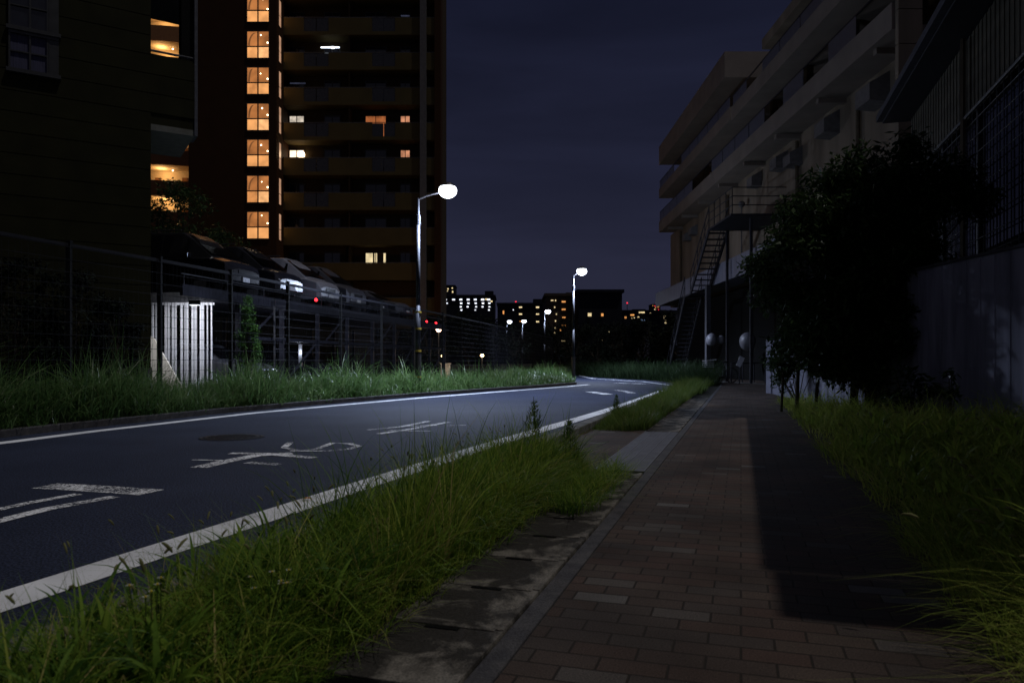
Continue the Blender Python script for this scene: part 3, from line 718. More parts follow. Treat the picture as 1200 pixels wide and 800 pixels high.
for k in range(-4, 11):
    z = FZ0 + FP_ * k
    top = z + .10; bot = z - 1.28
    # balcony : slab + parapet with dark glazed bays
    bal = MB(); bays = [(356, 385), (436, 463)] if k > 0 else []
    x = SXR + .004
    for a, c in bays:
        xa, xc = wx(a, TY), wx(c, TY)
        bal.box(x, xa, TY, TY + .12, bot, top); bal.box(xa, xc, TY, TY + .12, bot, bot + .28); x = xc
    bal.box(x, XR - .501, TY, TY + .12, bot, top)
    bal.box(SXR + .004, XR - .501, TY + .121, TY + 1.497, bot, bot + .15)
    bo = bal.build('balcony', 'tower_parapet', g, world=True)
    for a, c in bays:
        xa, xc = wx(a, TY), wx(c, TY)
        gb = MB(); gb.box(xa + .01, (xa + xc) / 2 - .03, TY + .03, TY + .07, bot + .285, top - .04); gb.box((xa + xc) / 2 + .03, xc - .01, TY + .03, TY + .07, bot + .285, top - .04)
        gb.build('glazed_bay', 'balcony_glass', bo, world=True)
    MB().box(SXR + .004, XR - .501, TY + .02, TY + .08, top + .02, top + .06).build('rail', 'trim_grey', bo, world=True)
    if k < -1: continue
    for idx, (a, c) in enumerate(((339, 357), (380, 399), (428, 453), (469, 481))):
        xa, xc = wx(a, TY + 1.5), wx(c, TY + 1.5); z0, z1 = z - (1.0 if idx != 3 else .1), z + 1.12
        fr = MB(); 
        for xx in (xa, (xa + xc) / 2 - .03, xc - .06): fr.box(xx, xx + .06, TY + 1.42, TY + 1.498, z0, z1)
        fr.box(xa - .02, xc + .02, TY + 1.415, TY + 1.4985, z1, z1 + .07)
        f = fr.build('window', 'window_frame', g, world=True)
        m = lit.get((k, idx), 'dark_glass')
        if m == 'win_cream':
            for q0, q1 in ((0, .36), (.44, .56), (.86, 1)):
                MB().box(xa + (xc - xa) * q0 + .004, xa + (xc - xa) * q1 - .004, TY + 1.46, TY + 1.49, z0, z1 - .02).build('pane', m, f, world=True)
            MB().box(xa + (xc - xa) * .56 + .01, xa + (xc - xa) * .86 - .01, TY + 1.46, TY + 1.49, z0, z1 - .02).build('curtain', 'tower_wall', f, world=True)
        else:
            h0 = z0
            MB().box(xa + .061, xc - .061, TY + 1.46, TY + 1.49, z0, z1 - .02).build('pane', m, f, world=True)
        if (k, idx) == (2, 0): MB().ball((wx(353, TY + 1.3), TY + 1.3, z + .72), .3).build('lamp', 'bulb', f, world=True)
    if k < 0: continue
    # stairwell window
    xa, xc = wx(290, SY), wx(315, SY); z0, z1 = z - 1.03, z + 1.03; zm = z0 + .84; xm = (xa + xc) / 2
    fr = MB(); fw = .07
    fr.box(xa - fw, xc + fw, SY - .06, SY - .003, z1, z1 + fw); fr.box(xa - fw, xc + fw, SY - .08, SY - .003, z0 - fw, z0)
    for xx in (xa - fw, xm - .05, xc): fr.box(xx, xx + (fw if xx != xm - .05 else .1), SY - .06, SY - .003, z0, z1)
    fr.box(xa, xm - .051, SY - .058, SY - .004, zm, zm + .09); fr.box(xm + .051, xc, SY - .058, SY - .004, zm, zm + .09)
    f = fr.build('window', 'window_frame', g, world=True)
    f['label'] = 'lit orange stairwell window'
    for x0, x1, zz0, zz1, m in ((xa, xm - .051, z0, zm, ('stair_pane_low', 'stair_pane_low_dim')[k % 3 == 1]), (xm + .051, xc, z0, zm, ('stair_pane_low', 'stair_pane_warm')[k % 2]), (xa, xm - .051, zm + .091, z1, 'stair_pane_high'), (xm + .051, xc, zm + .091, z1, 'stair_pane_high')):
        MB().box(x0 + .002, x1 - .002, SY - .03, SY - .01, zz0 + .002, zz1 - .002).build('pane', m, f, world=True)
    # stair soffit, its lit tone painted as glow over the upper left pane; ceiling bulbs
    cv = MB(); pts = []
    for q in range(7):
        th = q / 6 * PI / 2; pts.append((xa + .06 + (.3 + .09 * (k * 7 % 4)) * (1 - math.cos(th)), zm + .12 + 1.0 * math.sin(th) * (z1 - zm - .2)))
    for q in range(6):
        (a1, b1), (a2, b2) = pts[q], pts[q + 1]
        cv.add([(a1, SY - .034, b1), (a1 + .14, SY - .034, b1), (a2 + .14, SY - .034, min(b2, z1 - .05)), (a2, SY - .034, min(b2, z1 - .05)), (a1, SY - .031, b1), (a1 + .14, SY - .031, b1), (a2 + .14, SY - .031, min(b2, z1 - .05)), (a2, SY - .031, min(b2, z1 - .05))], [(0, 1, 2, 3), (7, 6, 5, 4)])
    cv.build('stair_soffit', 'soffit_glow', f, world=True)
    MB().ball((xm + random.uniform(.2, .42), SY - .05, z1 - random.uniform(.25, .5)), random.uniform(.04, .06), n=8, m=6).build('lamp', 'bulb', f, world=True)
    MB().ball((xc - .08, SY - .05, z1 - .88 if k < 6 else zm + .15), .06, n=8, m=6).build('lamp', 'bulb', f, world=True)
    # its side window, which lights the balcony ends
    sf = MB().box(SXR + .0005, SXR + .03, SY + .62, SY + 1.13, z0 - .05, z0).build('side_window', 'window_frame', g, world=True)
    MB().box(SXR + .001, SXR + .02, SY + .66, SY + 1.09, z0, zm - .03).build('pane', 'stair_side_pane', sf, world=True)
    MB().box(SXR + .001, SXR + .02, SY + .66, SY + 1.09, zm + .03, z1).build('pane', 'stair_side_pane', sf, world=True)
    light('side_glow', 'AREA', (SXR + .06 - g.location.x, SY + .85 - g.location.y, z), 5, (1, .5, .18), g, size=(1.2, 1.8)).rotation_euler = (0, -PI / 2, 0)
# striplights on two balconies
for px0, px1, py, m in ((376, 398, 56, 'tube_light'), (470, 480, 19, 'win_dimblue'), (340, 358, 98, 'win_dimblue')):
    MB().box(wx(px0, 60.9), wx(px1, 60.9), 60.85, 60.93, wz(py, 60.9) - .04, wz(py, 60.9) + .05).build('strip_light', m, g, world=True)
MB().ball((wx(390, 60.8), 60.8, wz(56, 60.8)), .22, .08, .10).build('strip_light', 'tube_light', g, world=True)

# curved-corridor wing, farther left
WY = 70
g = thing('corridor_wing', (wx(190, WY), WY, 0), 'apartment wing with open lit corridors seen past the dark corner building', 'building')
wxl, wxr = wx(120, WY), wx(222, WY)
MB().box(wxl, wxr, WY + 2.0, WY + 10, 0, 40).build('wall', 'wing_inner', g, world=True)
for k in range(-2, 10):
    zb = wz(213 - 36 * k, WY)
    # curved parapet: a shallow bow toward the camera
    N = 10; mb = MB(); pts = []
    for q in range(N + 1):
        u = q / N; pts.append((wxl + (wxr - wxl) * u, WY - .7 * math.sin(PI * u)))
    back = [(x, y + .15) for x, y in reversed(pts)]
    fl = [(x, y + .151) for x, y in pts] + [(wxr, WY + 1.99), (wxl, WY + 1.99)]
    for q in range(N):
        mb.prism([pts[q], pts[q + 1], (pts[q + 1][0], pts[q + 1][1] + .15), (pts[q][0], pts[q][1] + .15)], zb - 1.42, zb)
    bo = mb.build('corridor', 'wing_parapet', g, world=True)
    MB().prism(fl, zb - 1.42, zb - 1.22).build('floor', 'wing_inner', bo, world=True)
    for q in range(3):
        x = wxr - 1.0 - q * 2.6
        MB().box(x - .55, x, WY + 1.93, WY + 1.995, zb - 1.2, zb + .85).build('door', 'wing_parapet', bo, world=True)
        MB().box(x - 1.9, x - .8, WY + 1.93, WY + 1.995, zb - .4, zb + .6).build('window', 'window_frame' if q != 0 or k != 1 else 'win_cream', bo, world=True)
    if -1 <= k <= 5:
        MB().ball((wx(203, WY + 1), WY + .9, zb + 1.28), .07, n=8, m=6).build('lamp', 'bulb', bo, world=True)
        light('corridor_light', 'POINT', (wx(190, WY + 1) - g.location.x, WY + .9 - g.location.y, zb + 1.0), 85, (1, .62, .27), g, .15)

# sodium lamp standing in front of the tower's lower floors
X, Y = wx(432, 52), 52
g = thing('courtyard_lamp', (X, Y, 0), 'hidden sodium courtyard lamp below the lowest balconies of the tower', 'lamp')
MB().bar((0, 0, 0), (0, 0, 4.0), .06, .04, 10).build('post', 'rail_steel', g)
MB().ball((0, 0, 4.1), .14).build('globe', 'globe_warm', g)
light('courtyard_light', 'POINT', (0, 0, 4.5), 190, (1, .42, .08), g, .2)

# ------------------------------------------------------------------ two-level car park
RU = Vector((.22, .9755)); RN = Vector((.9755, -.22))        # along the row, toward the road
def rp_(u, d=0): return (-8.2 + RU.x * u + RN.x * d, 18 + RU.y * u + RN.y * d)
DZ = 2.75
g = thing('car_park_deck', (*rp_(10), 0), 'steel two level car park deck behind the mesh fence', 'car park')
MB().prism([rp_(.2, 0), rp_(21, 0), rp_(21, -5.2), rp_(.2, -5.2)], DZ - .16, DZ - .001).build('deck', 'deck_steel', g, world=True)
MB().beam((*rp_(.2, .06), DZ - .1), (*rp_(21, .06), DZ - .1), .08, .28).build('edge_beam', 'deck_steel', g, world=True)
u = 2.6; i = 1
while u < 21.1:
    for d in (.06, -5.0):
        MB().box(rp_(u, d)[0] - .06, rp_(u, d)[0] + .06, rp_(u, d)[1] - .06, rp_(u, d)[1] + .06, 0, DZ - .25).build('post', 'deck_steel', g, world=True)
    if u < 20:
        MB().beam((*rp_(u, .06), 1.55), (*rp_(u + 2.3, .06), 1.55), .07, .1).build('cross_beam', 'deck_steel', g, world=True)
        if i % 2 == 0: MB().beam((*rp_(u + .1, .07), .2), (*rp_(u + 2.2, .07), 1.5), .05, .05).build('brace', 'deck_steel', g, world=True)
        else: MB().beam((*rp_(u + .6, .07), 1.6), (*rp_(u + 2.0, .07), 2.45), .05, .05).build('brace', 'deck_steel', g, world=True)
    u += 2.3; i += 1
for h in (.35, .7, 1.0):
    pass
b = MB()
for h in (.3,): b.beam((*rp_(.2, .05), DZ + h), (*rp_(21, .05), DZ + h), .03, .03)
for q in range(12): b.beam((*rp_(.3 + q * 1.8, .05), DZ), (*rp_(.3 + q * 1.8, .05), DZ + .3), .03, .03)
b.build('guard_rail', 'galvanised', g, world=True)
for px, u in ((360, 7.05), (496, 18.2), (507, 19.6)):
    MB().ball((*rp_(u, .09), DZ + .2 - (0.0 if px == 360 else .15)), .055, n=8, m=6).build('marker_lamp', 'red_lamp', g, world=True)

g = thing('dark_backing', (*rp_(10, -5.8), 0), 'dark backing wall added behind the car park to keep the view under the deck black', 'wall')  # added backing, only there to darken what shows beneath the deck
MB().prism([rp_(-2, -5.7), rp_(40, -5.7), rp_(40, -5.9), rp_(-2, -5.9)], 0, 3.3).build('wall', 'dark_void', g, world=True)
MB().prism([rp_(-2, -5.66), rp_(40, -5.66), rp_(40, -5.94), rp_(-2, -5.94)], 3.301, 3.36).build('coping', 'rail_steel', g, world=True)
# ladder
lx0, ly0 = rp_(4.35, .35)
g = thing('ladder', (lx0, ly0, 0), 'grey steel ladder fixed to the car park front', 'ladder')
for s in (-.17, .17): MB().beam((RU.x * s * 1.0, RU.y * s, 0), (RU.x * s, RU.y * s, 2.75), .035, .035).build('rail', 'galvanised', g)
sgn = MB()
g2 = Vector((.95, .3)).normalized()
for c in [c for c in list(C.objects) if c.parent == g]: bpy.data.objects.remove(c)
for s in (-.18, .18): MB().beam((g2.x * s, g2.y * s, 0), (g2.x * s, g2.y * s, 2.75), .04, .04).build('rail', 'galvanised', g)
for q in range(8): MB().beam((-g2.x * .18, -g2.y * .18, .3 + q * .32), (g2.x * .18, g2.y * .18, .3 + q * .32), .03, .03).build('rung', 'galvanised', g)

# lit slatted screen under the deck
SYs = 23.5
def slats(px0, px1, z0, z1, n, label, Y):
    g = thing('slatted_screen', (wx((px0 + px1) / 2, Y), Y, 0), label, 'screen')
    X0, X1 = wx(px0, Y), wx(px1, Y)
    MB().box(X0, X1, Y + .06, Y + .1, z0 + .02, z0 + .1).box(X0, X1, Y + .06, Y + .1, z1 - .1, z1 - .02).build('frame', 'slat_white', g, world=True)
    for q in range(n):
        x = X0 + (X1 - X0) * (q + .5) / n + random.uniform(-.03, .03); w_ = (X1 - X0) / n * random.choice((.22, .3, .42, .5))
        MB().box(x - w_ / 2, x + w_ / 2, Y, Y + .055, z0, z1).build('slat', 'slat_white', g, world=True)
    return g
slats(150, 250, 0, 2.62, 22, 'white slatted screen lit brightly under the car park deck', 21.4)
slats(160, 204, wz(322, 23), wz(292, 23), 14, 'small lit white slatted screen on top of the deck at far left', 23)
X = wx(176, 21.0)
g = MB().add([(X - .6, 21, 0), (X + 1.0, 21, 0), (X + .1, 21, 1.55), (X - .6, 21, 1.9), (X - .6, 21.06, 0), (X + 1.0, 21.06, 0), (X + .1, 21.06, 1.55), (X - .6, 21.06, 1.9)], [(0, 1, 2, 3), (7, 6, 5, 4), (1, 5, 6, 2), (2, 6, 7, 3), (0, 3, 7, 4)]).build('ramp_panel', 'ramp_white', at=(X, 21, 0))
tag(g, 'cream sloping side panel of a ramp in front of the lit slatted screen', 'panel')
X, Y = wx(228, 20.2), 20.2
g = thing('flood_lamp', (X, Y, DZ - .3), 'white flood lamp fixed under the deck above the slatted screen', 'lamp')
MB().box(-.14, .14, -.05, .06, -.02, .1).build('housing', 'rail_steel', g)
MB().box(-.12, .12, -.04, .05, -.035, -.021).build('lens', 'tube_light', g)
light('flood_light', 'SPOT', (0, -.1, -.12), 190, (.86, .9, 1), g, .1, spot=math.radians(150), target=(0, 3, -2.5)).location = (0, -.15, -.15)
light('deck_glow', 'POINT', (wx(190, 23.6) - X, 24.4 - Y, 1.4), 30, (.8, .86, 1), g, .1)
X, Y = wx(352, 25.5), 25.5
g = thing('flood_lamp', (X, Y, 1.2), 'small white work lamp behind the ladder on the lower level', 'lamp')
MB().box(-.06, .06, -.02, .04, -.5, .3).build('housing', 'rail_steel', g)
MB().box(-.05, .05, -.035, -.022, -.45, .28).build('lens', 'win_dimblue', g)
light('work_light', 'POINT', (0, -.3, .0), 35, (.7, .78, 1), g, .1)

# ------------------------------------------------------------------ cars
def make_car(kind, paint, label):
    g = thing('parked_car', (0, 0, 0), label, 'car', 0, 'cars on the car park deck')
    if kind == 'van':
        LN, W, H = 4.5, 1.72, 1.85
        stn = [(-2.25, .45, .95, 1.5, .76, .80, .62), (-2.18, .32, .98, 1.78, .80, .85, .68), (-.4, .28, 1.0, 1.85, .82, .86, .70), (.75, .28, 1.0, 1.80, .82, .86, .69), (1.05, .28, 1.0, 1.62, .82, .86, .68), (1.72, .28, 1.0, 1.07, .82, .85, .76), (2.12, .3, .88, .95, .80, .82, .70), (2.25, .38, .7, .78, .72, .74, .6)]
        wf = (.82, 1.66); side = [(-2.05, -1.0), (-.93, .1), (.17, .98)]
    else:
        LN, W, H = 4.3, 1.7, 1.45
        stn = [(-2.15, .4, .85, .98, .74, .78, .62), (-2.0, .3, .86, 1.05, .79, .83, .66), (-1.35, .26, .88, 1.36, .8, .84, .6), (-.5, .24, .88, 1.46, .82, .85, .6), (.25, .24, .88, 1.42, .82, .85, .6), (1.05, .25, .88, .96, .82, .85, .72), (1.85, .28, .74, .82, .8, .82, .68), (2.12, .36, .6, .66, .7, .72, .55)]
        wf = (.3, 1.02); side = [(-1.3, -.5), (-.43, .3)]
    mb = MB(); n = len(stn)
    ring = lambda s: [(s[0], s[4], s[1]), (s[0], s[5], s[2]), (s[0], s[6], s[3] - .04), (s[0], s[6] * .6, s[3]), (s[0], -s[6] * .6, s[3]), (s[0], -s[6], s[3] - .04), (s[0], -s[5], s[2]), (s[0], -s[4], s[1])]
    vs = []; fs = []
    for s in stn: vs += ring(s)
    for i in range(n - 1):
        for k in range(8): fs.append((i * 8 + k, i * 8 + (k + 1) % 8, (i + 1) * 8 + (k + 1) % 8, (i + 1) * 8 + k))
    fs.append(tuple(range(7, -1, -1))); fs.append(tuple((n - 1) * 8 + k for k in range(8)))
    mb.add(vs, [tuple(reversed(f)) for f in fs])
    body = mb.build('body', paint, g, bevel=.035)
    def interp(x):
        for i in range(n - 1):
            if stn[i][0] <= x <= stn[i + 1][0]:
                u = (x - stn[i][0]) / (stn[i + 1][0] - stn[i][0]); return [stn[i][j] * (1 - u) + stn[i + 1][j] * u for j in range(7)]
        return stn[-1]
    # side windows follow the tumblehome
    for sgn in (1, -1):
        for a, c in side:
            A, B = interp(a), interp(c); m_ = MB(); e_ = .008
            def pt(S, u): return (S[0], sgn * (S[5] * (1 - u) + S[6] * u + e_), S[2] * (1 - u) + (S[3] - .04) * u)
            m_.add([pt(A, .08), pt(B, .08), pt(B, .9), pt(A, .9)], [(0, 1, 2, 3) if sgn < 0 else (3, 2, 1, 0)])
            m_.build('side_window', 'car_glass', g)
    A, B = interp(wf[0] + .05), interp(wf[1])
    MB().add([(A[0] + .03, -A[6] * .92, A[3] - .02), (A[0] + .03, A[6] * .92, A[3] - .02), (B[0] + .03, B[6] * 1.0, B[3] + .015), (B[0] + .03, -B[6] * 1.0, B[3] + .015)], [(0, 1, 2, 3), (3, 2, 1, 0)]).build('windscreen', 'car_glass', g)
    fx = stn[-1][0]
    for s in (1, -1):
        MB().box(fx - .22, fx - .02, s * .52 - .11, s * .52 + .11, .66 if kind == 'van' else .53, .77 if kind == 'van' else .62).build('headlight', 'headlight_glass', g, bevel=.02)
        MB().box(.95 if kind == 'van' else .3, 1.1 if kind == 'van' else .45, s * .93 - .09, s * .93 + .09, 1.02 if kind == 'van' else .9, 1.16 if kind == 'van' else 1.02).build('mirror', paint, g, bevel=.02)
    MB().box(fx - .03, fx + .015, -.36, .36, .58 if kind == 'van' else .48, .72 if kind == 'van' else .58).build('grille', 'car_black', g)
    MB().box(fx - .02, fx + .025, -.17, .17, .40, .54 if kind == 'van' else .47).build('number_plate', 'board_white', g)
    for wx_ in (-1.35, 1.35):
        for s in (1, -1):
            M = Matrix.Translation((wx_, s * .72, .31)) @ Matrix.Rotation(PI / 2, 4, 'X')
            w_ = MB().lathe([(.27, -.1), (.31, -.08), (.31, .08), (.27, .1)], 20, M).build('wheel', 'tyre', g)
            MB().lathe([(.19, -.105), (.2, .105)], 14, M).build('rim', 'rim', w_)
    if kind == 'van':
        for s in (1, -1): MB().bar((-1.9, s * .6, 1.88), (.6, s * .6, 1.86), .02).build('roof_rail', 'galvanised', g)
    return g
head = math.atan2(RN.y, RN.x)
def park(g, u, z=DZ, d=-2.4, dr=0):
    g.location = (*rp_(u, d), z); g.rotation_euler = (0, 0, head + dr)
v1 = make_car('van', 'car_white', 'white minivan on the upper deck, its side hidden by the black van'); park(v1, 8.6)
v2 = make_car('van', 'car_silver', 'silver minivan on the upper deck between the white van and the dark car'); park(v2, 10.95)
v3 = make_car('van', 'car_black', 'large black minivan on the upper deck left of the white one'); park(v3, 5.9)
v4 = copy_tree(v3); park(v4, 3.3); v4['label'] = 'black minivan nearest the dark corner building on the upper deck'
c1 = make_car('car', 'car_black', 'low black car on the upper deck behind the silver van'); park(c1, 13.6)
c2 = make_car('car', 'car_silver', 'low silver car at the far end of the deck beside the lamp post'); park(c2, 16.6)
c3 = copy_tree(c2); park(c3, 4.9, 0, -2.6); c3['label'] = 'silver car on the lower level behind the ladder'; c3['group'] = 'cars on the lower level'
c4 = copy_tree(c1); park(c4, 9.6, 0, -2.6); c4['label'] = 'black car on the lower level under the minivans'; c4['group'] = 'cars on the lower level'

# ------------------------------------------------------------------ trees
def leafcloud(centres, radii, n_per, size, squash=1.0, aspect=.36, droop=.2):
    P = []; 
    for (c, r, n) in zip(centres, radii, n_per):
        d = rng.normal(0, 1, (n, 3)); d /= np.linalg.norm(d, axis=1)[:, None]
        rad = r * (rng.random(n) ** .45)
        p = np.array(c) + d * rad[:, None] * np.array([1, 1, squash]); P.append(p)
    P = np.concatenate(P); k = len(P)
    az = rng.random(k) * 2 * PI; tilt = rng.normal(-droop, .5, k); roll = rng.normal(0, .5, k)
    ln = size * rng.uniform(.6, 1.4, k); w = ln * aspect
    u = np.stack([np.cos(az) * np.cos(tilt), np.sin(az) * np.cos(tilt), np.sin(tilt)], -1)
    s = np.stack([-np.sin(az) * np.cos(roll), np.cos(az) * np.cos(roll), np.sin(roll)], -1)
    V = np.stack([P, P + u * (ln * .5)[:, None] + s * (w * .5)[:, None], P + u * ln[:, None], P + u * (ln * .5)[:, None] - s * (w * .5)[:, None]], 1).reshape(-1, 3)
    Q = np.arange(k * 4).reshape(-1, 4)
    return V, Q, np.repeat(rng.random(k), 4)
def tree(name, loc, H, R, label, cat='tree', leaves=4000, size=.14, trunk_h=.35, leafm='dark_leaf', clumps=40, shape=None, group=None, trunk_r=.09, squash=.8, flat_=1.0):
    g = thing(name, loc, label, cat, 0, group)
    tb = MB(); top = H * trunk_h
    tips = []
    tb.path([(0, 0, -.05), (.03 * H, .01 * H, top * .5), (0, 0, top)], [trunk_r * 1.3, trunk_r, trunk_r * .8], 8)
    cs = []; rs = []
    for i in range(clumps):
        a = rng.random() * 2 * PI; zz = rng.random(); 
        prof = shape(zz) if shape else math.sqrt(max(.05, 1 - (2 * zz - 1) ** 2)) * .8 + .15
        rr = R * prof * math.sqrt(rng.uniform(.15, 1)); z = top * .75 + (H - top * .75) * (.04 + .92 * zz)
        c = (math.cos(a) * rr, math.sin(a) * rr * flat_, z); cs.append(c); rs.append(R * rng.uniform(.2, .34))
        if i % 2 == 0:
            mid = (c[0] * .4, c[1] * .4, top + (z - top) * .55)
            tb.path([(0, 0, min(top, z)), mid, c], [trunk_r * .55, trunk_r * .3, trunk_r * .08], 5)
    tb.build('trunk', 'bark', g)
    per = [max(5, int(leaves / clumps * rng.uniform(.6, 1.4))) for _ in cs]
    V, Q, r = leafcloud(cs, rs, per, size, squash)
    arrmesh('crown', V, Q, r, leafm, g)
    return g
# the broadleaf on the right, several stems
T = (5.75, 12.3, 0)
g = thing('broadleaf_tree', T, 'big dark bushy tree in front of the grey wall, right of the path', 'tree')
tb = MB()
stems = [((.18, .0), (.22, .1, 1.6)), ((-.05, .1), (.0, .2, 1.5)), ((-.85, .5), (-.8, .6, 1.4)), ((-.6, .3), (-.55, .35, 1.3)), ((-1.0, .8), (-.95, .9, 1.1))]
for i, (b0, t0) in enumerate(stems):
    r0 = (.085, .06, .03, .025, .02)[i]
    tb.path([(b0[0], b0[1], -.05), ((b0[0] + t0[0]) / 2 + .03, (b0[1] + t0[1]) / 2, .75), t0, (t0[0] + .12, t0[1] + .1, 2.7)], [r0 * 1.3, r0, r0 * .8, r0 * .4], 8)
cs = []; rs = []
outl = []                                        # crown clumps at their true places round the stems (photo outline gives x and z)
while len(cs) < 230:
    px, py = random.uniform(872, 1118), random.uniform(178, 448)
    # rough outline
    lim_l = np.interp(py, [178, 215, 250, 300, 350, 400, 448], [1000, 945, 905, 880, 888, 900, 930])
    lim_r = np.interp(py, [178, 215, 250, 300, 340, 390, 425, 448], [1075, 1100, 1115, 1118, 1122, 1108, 1085, 1000])
    if px < lim_l + 12 or px > lim_r - 10: continue
    Yc = T[1] + random.uniform(-1.1, 1.2)
    c = (wx(px, T[1]) - T[0], Yc - T[1], wz(py, T[1])); cs.append(c); rs.append(random.uniform(.22, .42))
    if len(cs) % 3 == 0: tb.path([(.2 if c[0] > -.4 else -.6, .15, 1.5), (c[0] * .6, c[1] * .5, max(1.3, 1.2 + (c[2] - 1.2) * .6)), c], [.03, .018, .005], 5)
tb.build('trunk', 'bark', g)
V, Q, r = leafcloud(cs, rs, [int(random.uniform(200, 360)) for _ in cs], .135, .85, .34, .35)
arrmesh('crown', V, Q, r, 'dark_leaf', g)
# undergrowth below it
def shrub(loc, H, R, label, n=900, size=.1, m='dark_leaf', group=None, clumps=12):
    g = thing('shrub', loc, label, 'shrub', 0, group)
    cs = []; rs = []; sb = MB()
    for i in range(clumps):
        a = random.uniform(0, 2 * PI); rr = R * math.sqrt(random.random()); z = H * random.uniform(.25, .95)
        c = (math.cos(a) * rr, math.sin(a) * rr, z); cs.append(c); rs.append(R * random.uniform(.25, .45)); sb.path([(0, 0, -.02), c], [.012, .004], 4)
    sb.build('stem', 'bark', g)
    V, Q, r = leafcloud(cs, rs, [n // clumps] * clumps, size, .8, .4); arrmesh('foliage', V, Q, r, m, g)
    return g
shrub((wx(935, 15.5), 15.5, 0), 1.35, .7, 'dark shrub at the foot of the big tree beside the low pillar', 1600)
shrub((wx(1112, 9.0), 9.0, 0), 1.0, .18, 'slender dark weed standing up against the grey wall', 160, .09, clumps=7)
shrub((wx(1068, 10.2), 10.2, 0), .85, .4, 'low broad leaved plant under the big tree near the grey wall', 400, .12)
tree('tree', (wx(212, 25), 25, 0), 6.9, 1.75, 'dark round tree behind the corner building, left of the tower stairwell', leaves=6500, size=.17, clumps=46)
tree('tree', (wx(262, 31), 31, 0), 6.4, 1.3, 'narrow dark tree in front of the stair tower above the cars', leaves=3500, size=.17)
tree('cypress_tree', (wx(290, 19.4), 19.4, 0), 2.65, .5, 'small green conical cypress behind the mesh fence', leaves=5000, size=.07, trunk_h=.15, leafm='cypress_leaf', clumps=60, shape=lambda z: (1 - z) * .9 + .05, trunk_r=.04)
far = [(672, 78, 5.2, 3.0), (700, 74, 4.4, 3.0), (730, 70, 4.6, 3.2), (752, 66, 4.6, 2.6), (775, 64, 5.0, 2.8), (800, 60, 4.2, 2.4), (655, 96, 6.0, 3.2), (548, 62, 5.0, 2.6), (575, 66, 4.6, 2.6), (604, 88, 5.5, 2.6), (625, 95, 5.0, 3.0)]
fl_ = ['far dark tree right of the slim lamp post', 'far dark tree under the dark flats with two lit windows', 'far dark tree right of the dark flats', 'far dark bushy tree below the skyline lights', 'far dark tree left of the steel stair', 'far dark tree at the foot of the steel stair', 'far dark tree behind the fence end', 'far dark tree behind the fence near the white lit block', 'far dark tree between the white lit block and the lamps', 'far tree lit green by the leftmost of the small street lamps', 'far dark tree between the small street lamps']
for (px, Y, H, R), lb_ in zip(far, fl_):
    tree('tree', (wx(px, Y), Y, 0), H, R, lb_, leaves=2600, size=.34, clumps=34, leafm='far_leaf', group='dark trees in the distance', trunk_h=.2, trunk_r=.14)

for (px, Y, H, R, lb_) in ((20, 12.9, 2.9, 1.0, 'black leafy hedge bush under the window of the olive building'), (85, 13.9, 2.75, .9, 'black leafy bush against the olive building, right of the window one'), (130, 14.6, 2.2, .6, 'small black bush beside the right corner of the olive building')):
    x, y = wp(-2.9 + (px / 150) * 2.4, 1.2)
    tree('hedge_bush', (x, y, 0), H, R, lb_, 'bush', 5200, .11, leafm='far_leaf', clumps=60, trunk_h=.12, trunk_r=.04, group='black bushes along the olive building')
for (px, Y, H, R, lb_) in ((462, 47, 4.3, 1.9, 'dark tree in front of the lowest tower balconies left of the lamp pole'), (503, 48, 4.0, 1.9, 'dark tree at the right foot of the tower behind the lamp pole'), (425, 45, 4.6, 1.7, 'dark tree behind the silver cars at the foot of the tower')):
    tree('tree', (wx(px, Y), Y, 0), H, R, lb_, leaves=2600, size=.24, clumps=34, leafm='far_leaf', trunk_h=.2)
# ------------------------------------------------------------------ right: grey panel wall
g = thing('panel_wall', (6.1, 10, 0), 'grey ribbed panel wall at the right edge behind the grass', 'wall')
b = MB(); y = 3.2
while y < 14.4:
    b.box(6.06, 6.14, y, y + .285, 0, 2.25 + .0 * y); b.box(6.052, 6.06, y + .02, y + .06, 0, 2.22); y += .29
b.build('panel', 'wall_panel', g, world=True)
MB().box(6.03, 6.17, 3.2, 14.4, 2.251, 2.29).build('coping', 'trim_grey', g, world=True)
g = thing('low_wall', (7.2, 20.6, 0), 'low pale concrete wall end beside the path under the tree', 'wall')
MB().prism([(7.18, 20.6), (7.6, 20.45), (6.5, 15.2), (6.16, 14.5), (6.1, 14.6)], 0, 1.45).build('wall', 'pillar_concrete', g, world=True)
MB().box(7.1, 7.42, 20.35, 20.75, 0, 1.5).build('end_post', 'pillar_concrete', g, world=True)
MB().bar((7.47, 20.36, .2), (7.47, 20.36, 1.3), .03).build('pipe', 'rail_steel', g, world=True)

